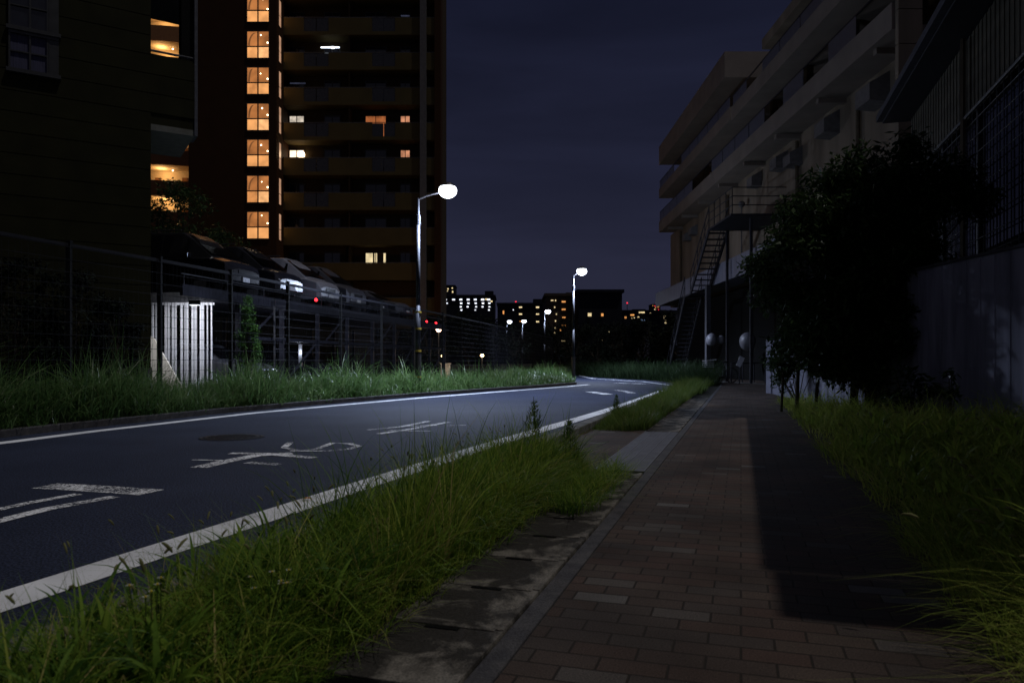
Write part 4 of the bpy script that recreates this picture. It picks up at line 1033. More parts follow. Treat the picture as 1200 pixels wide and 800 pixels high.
# ------------------------------------------------------------------ right: long building
g = thing('long_building', (11, 38, 0), 'long pale building with stepped balcony bands on the right', 'building')
WXb, BX = 11.0, 9.9
MB().box(WXb, 24, 17, 51.5, 4.6, 9.6).build('wall', 'facade_beige', g, world=True)
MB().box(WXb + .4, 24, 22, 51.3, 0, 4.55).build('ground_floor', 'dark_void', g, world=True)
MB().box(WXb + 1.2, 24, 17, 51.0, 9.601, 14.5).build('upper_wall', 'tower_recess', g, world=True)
def band(y0, y1, z0, z1, rail, x=BX):
    bo = MB().box(x, x + .16, y0, y1, z0, z1).box(x + .161, WXb + 1.19, y0, y1, z0, z0 + .18).build('balcony', 'facade_band', g, world=True)
    MB().box(x + .001, (x + .35) if y0 < 30 else WXb + 1.15, y0 - .14, y0 - .002, z0, z1).build('end_panel', 'facade_band', bo, world=True)
    if rail:
        q = y0; mb = MB()
        while q < y1 - .3:
            if random.random() > .16: mb.box(x + .05, x + .07, q + .04, min(q + 1.9, y1), z1 + .04, z1 + rail)
            q += 1.95
        mb.box(x + .045, x + .075, y0 + .02, y1 - .02, z1 + .003, z1 + .039).build('glass_railing', 'frosted_rail', bo, world=True)
        MB().box(x + .04, x + .09, y0, y1, z1 + rail + .004, z1 + rail + .05).build('handrail', 'rail_steel', bo, world=True)
    return bo
band(19.5, 50, 9.55, 10.25, .62)
band(33.9, 50, 11.85, 12.45, .5)
band(12, 33.5, 11.75, 12.35, .45)
band(34.7, 50, 14.1, 15.3, 0)
MB().box(BX + .1, WXb + 1.1, 12, 29.7, 13.35, 13.75).build('roof_parapet', 'facade_beige', g, world=True)
for k in range(8):
    y = 20.5 + k * 3.9
    MB().box(BX + .17, WXb - .003, y, y + .2, 9.38, 9.548).build('bracket', 'facade_band', g, world=True)
for k in range(9):
    y = 20 + k * 3.6
    MB().box(BX + .9, BX + 1.15, y, y + .25, 10.5, 11.74).build('column', 'tower_recess', g, world=True)
# pilaster block at the near end, with joints
for k in range(14):
    MB().box(9.98, 10.6, 19.17, 19.33, 4.6 + k * .9, 4.6 + k * .9 + .88).build('pilaster_block', 'facade_beige', g, world=True)
# roof canopy band above the ground floor
cb = MB(); y = 25.0
while y < 50: cb.box(BX - .2, BX - .14, y, y + .32, 4.55, 5.45); y += .34
cb.box(BX - .14, WXb - .003, 25, 50, 4.6, 4.75)
cb.build('canopy', 'canopy_metal', g, world=True)
MB().beam((BX - .1, 30, 4.5), (WXb - .1, 30, 3.4), .06, .06).build('canopy_strut', 'rail_steel', g, world=True)
MB().beam((BX - .1, 31.4, 4.5), (WXb - .1, 31.4, 3.4), .06, .06).build('canopy_strut', 'rail_steel', g, world=True)
for y, z, s in ((21.6, 8.9, 1.0), (24.9, 8.95, .9), (28.1, 8.7, .8), (29.6, 8.95, .8), (32.7, 8.95, .75), (45.5, 8.6, .7), (44, 8.7, .7)):
    MB().add([(WXb - .003, y, z + .45 * s), (WXb - .003, y + .9 * s, z + .45 * s), (WXb - .6 * s, y + .9 * s, z + .1), (WXb - .6 * s, y, z + .1), (WXb - .003, y, z - .45 * s), (WXb - .003, y + .9 * s, z - .45 * s), (WXb - .6 * s, y + .9 * s, z - .4 * s), (WXb - .6 * s, y, z - .4 * s)],
             [(0, 1, 2, 3), (3, 2, 6, 7), (0, 3, 7, 4), (1, 5, 6, 2), (4, 7, 6, 5)]).build('vent_hood', 'vent_metal', g, world=True)
for y, z1 in ((23.4, 9.3), (28.4, 9.3), (37.6, 9.3), (48, 9.3)):
    MB().bar((WXb - .1, y, 4.6), (WXb - .1, y, z1), .07, .07, 8).build('down_pipe', 'pipe_paint', g, world=True)
for y in (36.0, 37.4, 38.6, 41, 43.2, 45):
    MB().ball((WXb - .35, y, 5.35), .35, .45, .45, 10, 8).build('roof_fan', 'vent_metal', g, world=True)
for y, z in ((34.6, 8.2),):
    MB().ball((WXb - .3, y, z), .16).bar((WXb - .3, y, 5.5), (WXb - .3, y, z), .03).build('wall_lamp', 'vent_metal', g, world=True)
# hooded vents low on the dark wall and pale column
for px, py, s in ((834, 398, .36), (845, 398, .24), (876, 400, .46)):
    Y = 34 if px != 876 else 31; X = wx(px, Y); z = wz(py, Y)
    MB().ball((X, Y, z), s * .7, s, s * .85, 12, 8).build('vent_cowl', 'pale_hood', g, world=True, smooth=True)
MB().box(wx(828, 35.2), wx(833, 35.2), 35.2, 35.5, 0, 4.5).build('column', 'trim_grey', g, world=True)

# steel stair
g = thing('steel_stair', (9.2, 42, 0), 'dark steel outdoor stair climbing to a railed landing', 'stair')
def flight(y0, z0, y1, z1, x0, x1):
    f = MB()
    for x in (x0, x1): f.beam((x, y0, z0), (x, y1, z1), .06, .22)
    fo = f.build('stringer', 'stair_steel', g, world=True)
    n = int(abs(z1 - z0) / .21); t_ = MB()
    for q in range(n):
        u = (q + .5) / n; y = y0 + (y1 - y0) * u; z = z0 + (z1 - z0) * u
        MB().box(x0 + .03, x1 - .03, y - .13, y + .13, z, z + .035).build('tread', 'stair_steel', g, world=True)
    r_ = MB()
    for x in (x0, x1):
        r_.bar((x, y0, z0 + 1.0), (x, y1, z1 + 1.0), .025); r_.bar((x, y0, z0 + .55), (x, y1, z1 + .55), .015)
        for q in range(6):
            u = q / 5; y = y0 + (y1 - y0) * u; z = z0 + (z1 - z0) * u; r_.bar((x, y, z), (x, y, z + 1.0), .02)
    r_.build('handrail', 'stair_steel', g, world=True)
flight(41.8, 0, 37.6, 4.15, 8.75, 9.6)
MB().box(8.7, 9.7, 36.4, 37.6, 4.12, 4.2).build('landing', 'stair_steel', g, world=True)
flight(36.4, 4.2, 33, 6.7, 8.75, 9.6)
MB().box(8.7, 11.0, 29.5, 33, 6.68, 6.76).build('landing', 'stair_steel', g, world=True)
r_ = MB()
for z in (7.1, 7.45, 7.8): r_.bar((8.75, 29.5, z), (8.75, 33, z), .02); r_.bar((8.75, 29.5, z), (10.9, 29.5, z), .02)
for q in range(5): r_.bar((8.75, 29.5 + q * .87, 6.7), (8.75, 29.5 + q * .87, 7.8), .02)
r_.build('landing_rail', 'stair_steel', g, world=True)
for y, z in ((36.5, 4.1), (29.6, 6.6), (32.9, 6.6)):
    MB().box(9.5, 9.6, y, y + .1, 0, z).build('support', 'stair_steel', g, world=True)

# corrugated shed, nearer, parallel to the path
g = thing('corrugated_shed', (9.5, 18, 0), 'dark corrugated shed with deep eaves at the upper right', 'building')
SS = 3.95; T1, T0 = 20.0, 2.25
def sb_(b, s0, s1, t0, t1, z0, z1): return pathbox(b, s0, s1, t0, t1, z0, z1)
cb = MB(); t = 5.0
while t < T1 - .1:
    sb_(cb, SS, SS + .06, t, t + .22, 5.3, 6.75); sb_(cb, SS - .014, SS, t + .05, t + .13, 5.3, 6.75); t += .225
cb.build('corrugated_wall', 'shed_steel', g, world=True)
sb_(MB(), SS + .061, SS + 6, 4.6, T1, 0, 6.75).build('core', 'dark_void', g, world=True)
sb_(MB(), SS - .60, SS + 6.2, 3.2, T1 + .3, 6.78, 7.0).build('roof', 'shed_roof', g, world=True)
sb_(MB(), SS - .73, SS + 6.2, 2.6, 3.19, 6.60, 6.9).build('porch_roof', 'shed_roof', g, world=True)
sb_(MB(), SS - .74, SS - .605, 3.2, T1 + .3, 6.82, 6.97).build('gutter', 'trim_grey', g, world=True)
b = MB(); t = 5.0
while t < T1: 
    b.bar((*st(SS - .05, t), 2.6), (*st(SS - .05, t), 5.25), .012); t += .33
for z in np.arange(2.7, 5.3, .3): b.bar((*st(SS - .05, 5), z), (*st(SS - .05, T1), z), .010)
b.build('window_lattice', 'lattice', g, world=True)
for t in np.arange(5.0, T1, 2.4):
    sb_(MB(), SS - .03, SS + .0605, t, t + .14, 0, 5.29).build('mullion', 'shed_roof', g, world=True)
for t in np.arange(5.3, T1 - 2, 2.4):
    sb_(MB(), SS + .02, SS + .06, t, t + 1.9, 2.8, 5.1).build('window', 'dark_glass', g, world=True)
MB().bar((*st(SS - .12, 15.2), 2.4), (*st(SS - .12, 15.2), 6.7), .05).build('down_pipe', 'pipe_paint', g, world=True)
b = MB(); 
for z in (5.26,): b.bar((*st(SS - .1, 5), z), (*st(SS - .1, T1), z), .035)
b.build('conduit', 'rail_steel', g, world=True)

# railing, bicycle and board at the end of the path
g = thing('hand_railing', (wx(878, 31), 31, 0), 'low steel railing at the far end of the footpath', 'railing')
x0, x1 = wx(857, 31), wx(897, 31)
for q in range(4):
    x = x0 + (x1 - x0) * q / 3; MB().bar((x, 31, 0), (x, 31, .82), .03).build('post', 'stair_steel', g, world=True)
MB().bar((x0, 31, .82), (x1, 31, .82), .03).build('rail', 'stair_steel', g, world=True)
tag(flat('end_kerb', [gp(833, 446.6), gp(896, 449.8), gp(896, 450.8), gp(833, 447.5)], .02, 'kerb_concrete'), kind='structure')
def bicycle(loc, rz, label):
    g = thing('bicycle', loc, label, 'bicycle', rz)
    for x in (-.52, .52):
        w_ = MB(); pts = [(x + .31 * math.cos(q * PI / 10), 0, .33 + .31 * math.sin(q * PI / 10)) for q in range(21)]
        w_.path(pts, [.02] * 21, 5); wo = w_.build('wheel', 'rubber', g)
        sp_ = MB()
        for q in range(10): sp_.bar((x, 0, .33), (x + .3 * math.cos(q * PI / 5), 0, .33 + .3 * math.sin(q * PI / 5)), .003, n=4)
        sp_.build('spokes', 'galvanised', wo)
    MB().path([(-.52, 0, .33), (-.08, 0, .3), (.36, 0, .72), (.52, 0, .33)], [.015] * 4).path([(-.08, 0, .3), (-.22, 0, .82)], [.016] * 2).path([(-.18, 0, .68), (.36, 0, .7)], [.015] * 2).build('frame', 'stair_steel', g)
    MB().ball((-.23, 0, .86), .13, .08, .04).build('saddle', 'rubber', g)
    MB().bar((.38, -.28, .95), (.38, .28, .95), .014).bar((.36, 0, .7), (.38, 0, .95), .014).build('handlebar', 'stair_steel', g)
    b = MB().box(.45, .75, -.18, .18, .66, .68)
    for z in (.66, .74, .82, .9): b.box(.45, .46, -.18, .18, z, z + .03).box(.74, .75, -.18, .18, z, z + .03).box(.461, .739, -.18, -.17, z, z + .03).box(.461, .739, .17, .18, z, z + .03)
    b.build('basket', 'basket', g)
bicycle((wx(846, 30), 30.2, 0), math.radians(200), 'dark bicycle with pale front basket parked at the end of the footpath')
X, Y = wx(861, 30), 29.4
g = thing('notice_board', (X, Y, 0), 'small tilted white board beside the railing at the path end', 'sign')
MB().bar((0, 0, 0), (.02, 0, .75), .02).build('post', 'stair_steel', g)
M = Matrix.Translation((.03, -.03, .88)) @ Matrix.Rotation(math.radians(25), 4, 'Y')
MB().box(-.10, .10, -.01, .01, -.2, .2, M).build('board', 'board_white', g)

# ------------------------------------------------------------------ far buildings and skyline
def far_building(px0, px1, ytop, Y, m, label, wins, depth=14, extra=None, name='distant_block', beacon=None):
    X0, X1 = wx(px0, Y), wx(px1, Y); Z = wz(ytop, Y)
    g = thing(name, ((X0 + X1) / 2, Y, 0), label, 'building', 0, 'buildings on the skyline')
    MB().box(X0, X1, Y, Y + depth, 0, Z).build('wall', m, g, world=True)
    MB().box(X0 - .3, X1 + .3, Y - .4, Y + depth, Z + .02, Z + .5).build('roof', m, g, world=True)
    if extra:
        for a, c, yt in extra: MB().box(wx(a, Y), wx(c, Y), Y + 1, Y + 5, Z + .51, wz(yt, Y)).build('roof_house', m, g, world=True)
    for (px, py, w_, h_, mm) in wins:
        x, z = wx(px, Y), wz(py, Y); a = w_ / F * Y / 2; c = h_ / F * Y / 2
        MB().box(x - a, x + a, Y - .12, Y - .01, z - c, z + c).build('window', mm, g, world=True)
    if beacon:
        for px, py in beacon:
            x, z = wx(px, Y + 2), wz(py, Y + 2)
            MB().bar((x, Y + 2, Z), (x, Y + 2, z), .15).build('mast', m, g, world=True)
            MB().ball((x, Y + 2, z), .9 / F * Y, n=8, m=6).build('beacon', 'far_red', g, world=True)
    return g
W = []
for x in (522, 531.6, 540, 548.6, 557, 565.6, 572.5): W.append((x, 351, 3.4 if x < 560 else 3.8, 1.8, 'far_white'))
for x in (523.5, 540.5, 549, 557.5, 566, 573.5): W.append((x, 355.3, 2.6, 1.7, 'far_white'))
for x in (540, 548, 558, 565.5, 573.5, 516.5): W.append((x, 359.4, 2.2, 1.5, 'far_white'))
for x in (540.7, 557, 573): W.append((x, 363.2, 1.9, 1.7, 'far_white'))
W += [(576, 353, 2.2, 1.6, 'far_cream'), (570, 350.6, 2.6, 1.6, 'far_cream')]
far_building(514, 579.5, 347.5, 210, 'far_dark', 'distant low block with rows of white lights on its galleries', W, extra=[(568, 578, 340.5)])
far_building(519, 533, 335, 420, 'far_dark', 'slender distant tower with a few yellow lights above the white lit block', [(525, 338.5, 1.6, 1.6, 'far_cream'), (530, 337.5, 1.5, 1.5, 'far_cream'), (530.5, 342, 1.5, 2.5, 'far_cream'), (524.5, 341, 1.2, 1.2, 'far_cream'), (521, 345, 1.4, 2, 'far_cream')])
W = [(x, y, 3.6, 1.6, 'far_cream') for x, y in ((610, 360), (630, 360), (610, 368), (630, 368), (630, 376.8))] + [(610, 376.5, 2, 1.2, 'far_orange'), (590, 366, 1.6, 4, 'far_orange'), (601.5, 363, 1.2, 1.2, 'far_white')]
far_building(583, 643, 356.5, 240, 'far_dark', 'distant wide block with paired cream lights behind the small street lamps', W, beacon=[(604.5, 353.5), (590, 356), (588, 361), (585.5, 362)], extra=[(625, 640, 350)])
W = []
for y in (353.5, 362.5, 372, 381.5): W.append((660.5, y, 4.4, 1.6, 'far_orange'))
for y in (352, 360, 368, 376, 384, 390): W.append((650 + (y % 3), y, 1.3, 1.6, 'far_cream')); W.append((674, y - 5, 1.3, 1.8, 'far_cream'))
W += [(656.5, 387, 2, 2.6, 'far_orange'), (660, 399.3, 4, 1, 'far_cream'), (647, 352, 3, 1.2, 'far_cream')]
far_building(640, 677, 347, 130, 'far_brown', 'brown distant flats with orange lights on curved balconies, left of the slim lamp', W, extra=[(664, 676, 342)])
W = [(691, 368.6, 4.2, 3.8, 'far_cream'), (705.8, 368.8, 2.6, 3.2, 'far_orange'), (705.6, 398, 2.2, 2.8, 'far_cream'), (714, 389, 1.4, 1.2, 'far_cream'), (706, 389.5, 1.3, 1.2, 'far_white')]
far_building(678, 729, 343, 118, 'far_dark', 'dark distant flats with two lit windows behind the slim lamp', W, extra=[(683, 690, 340), (714, 722, 339)], beacon=None)
W = [(733, 372, 2.4, 2.4, 'far_orange'), (741, 369, 4.5, 1.6, 'far_orange'), (742, 372.5, 3.5, 1.4, 'far_cream'), (752, 366, 7, 1.6, 'far_cream'), (748, 371.6, 2.2, 1.4, 'far_cream'), (753.5, 376, 4, 3.4, 'far_blue'), (761.5, 378, 1.6, 1.8, 'far_blue'), (763, 367, 3, 1, 'far_cream'), (741.5, 399, 2.8, 2.6, 'far_white'), (741, 388, 1.5, 1, 'far_cream')]
far_building(730, 780, 364.5, 330, 'far_dark', 'low skyline block with warm lights left of the long building', W, extra=[(742, 757, 362)], beacon=[(735, 355), (732, 368)])
W = [(random.uniform(765, 773), random.uniform(358, 366), .9, .9, random.choice(['far_orange', 'far_orange', 'far_red', 'far_cream'])) for _ in range(22)]
far_building(764, 774, 357, 600, 'far_dark', 'faraway tower speckled with tiny reddish windows on the horizon', W, beacon=[(772, 355.5)])
far_building(746, 762, 379, 150, 'far_pale', 'small pale grey shed roofed block among the distant trees', [], depth=8)
far_building(774, 790, 368, 100, 'far_dark', 'dark distant block with two stacked cream windows beside the long building', [(779, 371.5, 2.2, 2.6, 'far_cream'), (779.5, 377, 2.2, 4, 'far_cream')], depth=8)

# ------------------------------------------------------------------ grass
def scatter_st(n, s0, s1, t0, t1, dens=None):
    s = rng.uniform(s0, s1, n); t = rng.uniform(t0, t1, n)
    return np.stack([s * DY + t * DX, -s * DX + t * DY], -1), s, t
def stalks(cent, hgt, wid, wind, m_seed, n_tip_len, rad, lean=(.1, .5)):
    k = len(cent); P = np.zeros((k, 3)); P[:, :2] = cent
    az = rng.random(k) * 2 * PI; bd = rng.uniform(lean[0], lean[1], k)
    wxv = np.cos(az) * bd + wind[0]; wyv = np.sin(az) * bd + wind[1]; az = np.arctan2(wyv, wxv); bd = np.hypot(wxv, wyv)
    V, Q, r, tips = blades(P, hgt, np.full(k, wid), az, bd, 5)
    d = np.stack([np.cos(az) * bd * 1.2, np.sin(az) * bd * 1.2, np.full(k, .6)], -1)
    sh = seedheads(tips, d, n_tip_len * rng.uniform(.7, 1.3, k), rad * rng.uniform(.8, 1.2, k))
    return (V, Q, r), sh

# near verge
c, s, t = scatter_st(1500, -1.9, -1.17, .55, 5.75)
edge = np.clip((s + np.interp(t, [1, 3.2, 4.2], [1.80, 1.84, 1.94])) / np.interp(t, [1, 3.2, 4.2], [.42, .36, .25]), .06, 1) * np.clip((-1.12 - s) / .22, .3, 1)
bare = np.sin(s * 6.1 + t * 3.3) * np.sin(t * 4.7 - s * 2) > .62
patch = np.where(bare, .5, 1) * (.86 + .30 * np.sin(t * 2.3 + s * 4) * np.sin(t * 1.1 + 1) + .22 * np.sin(t * 7.1 + s * 9) + rng.normal(0, .12, len(t)))
hg = (.17 + .13 * edge) * patch * np.clip((5.9 - t) / .5 + .5, .5, 1) * np.interp(t, [.5, 1.6, 3, 6], [.65, .75, .85, .95])
p1 = tufts(c, hg, 24, .075, .0064, (.25, 1.35), wind=(-.05, -.1), hv=.42)[:3]
c, s, t = scatter_st(500, -1.72, -1.2, .6, 5.6)
p2 = tufts(c, np.full(500, .34) * np.interp(t, [.5, 1.6, 3, 6], [.75, .8, 1.0, 1.15]), 8, .03, .009, (.3, 1.3), wind=(-.05, -.15), hv=.35, droop=.5)[:3]
# spill over the drain covers
c, s, t = scatter_st(90, -1.22, -1.12, .6, 5.8)
p3 = tufts(c, np.full(90, .11), 14, .05, .005, (.6, 1.5), wind=(.1, -.1))[:3]
c, s, t = scatter_st(60, -1.1, -.86, 4.2, 5.85)
p3b = tufts(c, np.full(60, .2), 26, .07, .005, (.5, 1.4), wind=(.2, -.2))[:3]
c, s, t = scatter_st(110, -1.98, -1.83, 3.6, 5.8)
p4 = tufts(c, np.full(110, .2), 8, .04, .0045, (.4, 1.3), wind=(-.35, 0))[:3]
c, s, t = scatter_st(150, -2.0, -1.25, .5, 5.8)
stl, sh = stalks(c, rng.uniform(.26, .44, 150) * np.interp(t, [.5, 1.5, 3], [.75, .85, 1]), .0042, (-.1, -.05), 0, .040, .0042)
# broad leaved weeds among the blades, and dead stalks
c, s, t = scatter_st(260, -1.88, -1.22, .7, 5.8)
zb = rng.uniform(.02, .17, 260)
p5 = []
for q in range(5):
    m_ = np.arange(260) % 5 == q
    p5.append(tufts(c[m_], np.full(m_.sum(), .13), 9, .05, .022, (.7, 1.6), base_z=.03 + .035 * q, S=4, droop=.3, rmul=.6)[:3])
c, s, t = scatter_st(160, -1.9, -1.15, .6, 5.8)
p6 = tufts(c, np.full(160, .30), 3, .04, .0035, (.2, 1.6), S=4)[:3]; p6 = (p6[0], p6[1], np.full(len(p6[2]), .98))
kf = 18; s = np.r_[rng.uniform(-1.9, -1.45, 10), rng.uniform(-1.8, -1.3, 8)]; t = np.r_[rng.uniform(.8, 1.5, 10), rng.uniform(1.5, 2.4, 8)]
c = np.stack([s * DY + t * DX, -s * DX + t * DY], -1)
stf, shf = stalks(c, rng.uniform(.34, .5, kf), .0045, (-.1, .1), 0, .05, .0055, (.1, .5))
sh = merge([sh, shf])
c, s, t = scatter_st(70, -1.75, -1.2, 2.4, 5.75)
p7 = tufts(c, rng.uniform(.30, .50, 70), 34, .045, .0075, (.15, .75), wind=(.05, -.1), S=5)[:3]
c, s, t = scatter_st(46, -1.7, -1.2, .9, 2.6)
p8 = tufts(c, rng.uniform(.22, .34, 46), 30, .04, .0062, (.15, .8), S=5)[:3]
V, Q, R = merge([p1, p2, p3, p3b, p4, stl, stf, p6, p7, p8] + p5); at = (*st(-1.5, 3.2), 0)
tag(arrmesh('verge_grass', V, Q, R, 'grass_near', at=at), 'bright green long grass filling the near verge by the footpath', 'grass', kind='stuff')
tag(arrmesh('foxtail_heads', *sh, 'seed_head', at=at), 'pale foxtail seed heads standing above the near verge grass', 'grass seed heads', kind='stuff')
# second patch
c, s, t = scatter_st(1500, -1.9, -1.2, 9.5, 24)
q1 = tufts(c, (.10 + .17 * rng.random(1500)) * np.clip((s + 1.95) / .3, .3, 1) * (1 + .3 * np.sin(t * 2.1 + s * 5)) * np.interp(t, [9.5, 10.5, 24], [.65, 1, 1.25]), 20, .09, .010, (.2, .9), wind=(-.1, -.1), S=3)[:3]
c, s, t = scatter_st(260, -1.9, -1.1, 21, 36)
q2 = tufts(c, .16 + .2 * rng.random(260), 22, .2, .018, (.3, .9), S=3)[:3]
V, Q, R = merge([q1, q2]); at = (*st(-1.5, 10), 0)
tag(arrmesh('second_verge_grass', V, Q, R, 'grass_second', at=at), 'green grass patch beyond the paved gap, running to the road bend', 'grass', kind='stuff')

# far embankment beyond the bend
n = 1500; px = rng.uniform(672, 836, n); Yl = np.interp(px, [672, 700, 725, 760, 795, 836], [48, 41, 37, 34.5, 30, 27])
Yv = Yl + .6 + rng.random(n) ** 1.3 * 16; cc = np.stack([(px - 600) / F * Yv, Yv], -1)
V, Q, R, _ = tufts(cc, .45 + .45 * rng.random(n), 16, .3, .03, (.3, .9), S=3)
tag(arrmesh('bank_grass', V, Q, R, 'bank_leaf', at=(7, 40, 0)), 'dim weeds on the bank behind the far edge line of the road bend', 'grass', kind='stuff')

# left verge between kerb and fence
lk2 = np.array(offs(LL, -.55)); fp = np.array(FP)
def along(poly, u):
    d = np.r_[0, np.cumsum(np.hypot(*np.diff(poly, axis=0).T))]; return np.stack([np.interp(u * d[-1], d, poly[:, i]) for i in (0, 1)], -1)
lkk = np.array([p for p in lk2 if p[1] > 5.5] + [gp(671, 446.5), gp(669, 442.5), gp(667.5, 438)])
def vergepts(n, bias=1.0):
    u = rng.random(n) ** bias; Yq = 6.5 + u * 50
    xa = np.interp(Yq, lkk[:, 1], lkk[:, 0]); xb = np.interp(Yq, fp[:, 1], fp[:, 0]); v = rng.random(n)
    return np.stack([xa * (1 - v) + (xb) * v, Yq], -1), v, Yq
c, v, Yq = vergepts(5200, 1.5)
clump = .8 + .35 * np.sin(c[:, 0] * 2.1 + 1) * np.sin(c[:, 1] * 1.3) 
hg = np.interp(v, [0, .12, .35, 1], [.28, .62, .8, .62]) * clump * np.interp(Yq, [6, 14, 22, 56], [1.5, 1.35, .95, .85])
wd = np.interp(Yq, [6, 20, 56], [.014, .02, .035])
P1 = []
for lo, hi in ((6, 14), (14, 26), (26, 60)):
    m_ = (Yq >= lo) & (Yq < hi); P1.append(tufts(c[m_], hg[m_], {6: 17, 14: 14, 26: 10}[lo], .18, {6: .021, 14: .027, 26: .038}[lo], (.5, 1.5), wind=(-.55, -.2), S=5, droop=.55)[:3])
c, v, Yq = vergepts(900, 1.5)
P1.append(tufts(c, np.full(900, .16), 16, .1, .012, (.3, 1.0), S=3)[:3])
V, Q, R = merge(P1)
tag(arrmesh('left_verge_grass', V, Q, R, 'grass_far', at=(-5, 14, 0)), 'tall arching grass of the verge between the road and the mesh fence', 'grass', kind='stuff')
# right verge
n = 3000; s = .82 + rng.random(n) ** 1.1 * 3.6; t = .9 + rng.random(n) ** 1.25 * 19
c = np.stack([s * DY + t * DX, -s * DX + t * DY], -1)
ok = c[:, 0] < 6.0; c, s, t = c[ok], s[ok], t[ok]
hg = np.interp(s, [.8, 1.0, 1.6, 4.4], [.18, .30, .48, .60]) * (.8 + .35 * np.sin(t * 1.7 + s * 2) * np.sin(s * 2.3 + 1)) * np.interp(t, [1, 2.4, 5, 20], [1.15, 1.1, 1, 1.1])
P2 = []
n3 = 520; s3 = rng.uniform(.80, 2.2, n3); t3 = rng.uniform(1.0, 4.2, n3); c3 = np.stack([s3 * DY + t3 * DX, -s3 * DX + t3 * DY], -1)
P2.append(tufts(c3, np.interp(s3, [.8, 1.0, 1.5], [.16, .30, .44]) * rng.uniform(.6, 1.25, n3), 20, .08, .0075, (.4, 1.5), wind=(-.08, -.05), S=5, hv=.4, droop=.5)[:3])
n3 = 260; s3 = rng.uniform(.9, 2.4, n3); t3 = rng.uniform(1.0, 8, n3); c3 = np.stack([s3 * DY + t3 * DX, -s3 * DX + t3 * DY], -1)
for q in range(4):
    m3 = np.arange(n3) % 4 == q
    P2.append(tufts(c3[m3], np.full(m3.sum(), .17), 9, .06, .028, (.7, 1.5), base_z=.08 + .08 * q, S=4, droop=.3, rmul=.7)[:3])
for lo, hi, per, wd in ((0, 4, 30, .006), (4, 9, 22, .009), (9, 25, 14, .014)):
    m_ = (t >= lo) & (t < hi); P2.append(tufts(c[m_], hg[m_], int(per * .75), .11, wd * 1.15, (.4, 1.5), wind=(-.12, .0), S=4, hv=.4, droop=.45)[:3])
n = 420; s = .95 + rng.random(n) * 3.0; t = 1.1 + rng.random(n) ** 1.3 * 13; c2 = np.stack([s * DY + t * DX, -s * DX + t * DY], -1)
stl, sh = stalks(c2, rng.uniform(.38, .66, n) * np.interp(s, [.9, 1.6], [.7, 1.0]), .0032, (-.25, 0), 0, .055, .0065, (.2, .7))
kf = 60; s = rng.uniform(1.05, 1.9, kf); t = rng.uniform(2.0, 3.4, kf); c = np.stack([s * DY + t * DX, -s * DX + t * DY], -1)
stf, shf = stalks(c, rng.uniform(.40, .62, kf), .005, (-.25, 0), 0, .055, .006, (.3, .8)); sh = merge([sh, shf])
V, Q, R = merge(P2 + [stl, stf])
at = (*st(2, 6), 0)
tag(arrmesh('right_verge_grass', V, Q, R, 'grass_right', at=at), 'overgrown dim grass on the right between the path and the grey wall', 'grass', kind='stuff')
tag(arrmesh('right_foxtail_heads', *sh, 'seed_head', at=at), 'pale foxtail heads nodding over the right hand grass', 'grass seed heads', kind='stuff')
# straw lying at the right edge of the path
k = 46; s = rng.uniform(.62, .95, k); t = rng.uniform(2.0, 2.7, k)
P = np.zeros((k, 3)); P[:, 0] = s * DY + t * DX; P[:, 1] = -s * DX + t * DY; P[:, 2] = .015
V, Q, R, _ = blades(P, np.full(k, .05), np.full(k, .004), rng.normal(PI, .5, k), rng.uniform(2, 6, k), 4, droop=.02)
tag(arrmesh('dry_straw', V, Q, R, 'straw', at=(float(P[0, 0]), float(P[0, 1]), 0)), 'dry straw lying on the path edge at lower right', 'straw', kind='stuff')

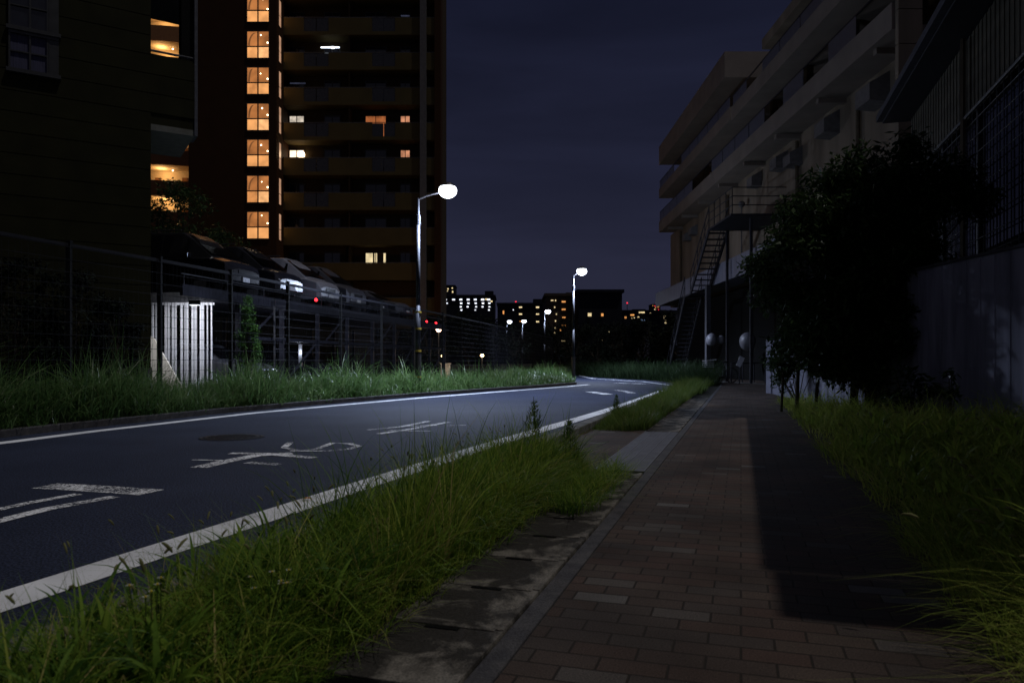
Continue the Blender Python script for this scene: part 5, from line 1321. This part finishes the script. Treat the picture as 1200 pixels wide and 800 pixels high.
# tall weed in the near verge, and daisies
def weed(loc, H, label):
    g = thing('weed_plant', loc, label, 'plant')
    MB().path([(0, 0, 0), (.01, .01, H * .5), (-.005, 0, H)], [.006, .005, .002], 5).build('stem', 'stem_green', g)
    k = 420; u = rng.random(k); z = H * (.1 + .9 * u); az = rng.random(k) * 2 * PI
    rr = .11 * H / .6 * np.sqrt(rng.random(k)) * (1.1 - u) ** .7
    P = np.stack([np.cos(az) * rr, np.sin(az) * rr, z * .93], -1); ln = .085 * (1.25 - u) * rng.uniform(.6, 1.4, k)
    V, Q, R, _ = blades(P, ln, np.full(k, .010), az + rng.normal(0, .5, k), rng.uniform(.4, 1.2, k), 3, droop=.3)
    sb2 = MB()
    for q in range(14):
        a = random.uniform(0, 6.28); zz = H * random.uniform(.15, .8); l = .12 * H / .6 * (1.1 - zz / H)
        sb2.path([(0, 0, zz), (math.cos(a) * l, math.sin(a) * l, zz + l * .9)], [.003, .0015], 4)
    sb2.build('side_stem', 'stem_green', g)
    arrmesh('foliage', V, Q, R, 'weed_leaf', g)
x, y = st(-1.55, 5.62)
weed((x, y, 0), .62, 'tall bushy weed sticking up at the far end of the near verge')
x, y = st(-1.35, 5.45); weed((x + .12, y, 0), .48, 'shorter weed right beside the tall bushy one')
x, y = st(-1.75, 10.9); weed((x, y, 0), .42, 'small weed at the start of the second grass patch against the edge line')
def daisies(px, py, Y, n, label, spread=.07):
    X, z = wx(px, Y), wz(py, Y)
    g = thing('daisy_plant', (X, Y, 0), label, 'flower')
    sb = MB()
    for i in range(n):
        fx, fy, fz = random.uniform(-spread, spread), random.uniform(-.06, .06), z + random.uniform(-.03, .03)
        sb.path([(0, 0, 0), (fx * .6, fy, fz * .6), (fx, fy, fz)], [.0025, .002, .0015], 4)
        f = MB()
        for q in range(9):
            a = q * 2 * PI / 9; a2 = a + .3; f.add([(fx, fy, fz), (fx + .009 * math.cos(a), fy + .009 * math.sin(a), fz + .003), (fx + .010 * math.cos(a2), fy + .010 * math.sin(a2), fz + .003)], [(0, 1, 2), (2, 1, 0)])
        fo = f.build('flower_head', 'flower_white', g)
        MB().ball((fx, fy, fz + .002), .0035, n=6, m=4).build('disc', 'flower_yellow', fo)
    sb.build('stem', 'stem_green', g)
daisies(312, 676, 2.25, 8, 'small white daisies in the middle of the near verge grass')
daisies(182, 688, 1.95, 5, 'pale drooping flowers at the road side of the near verge', .05)
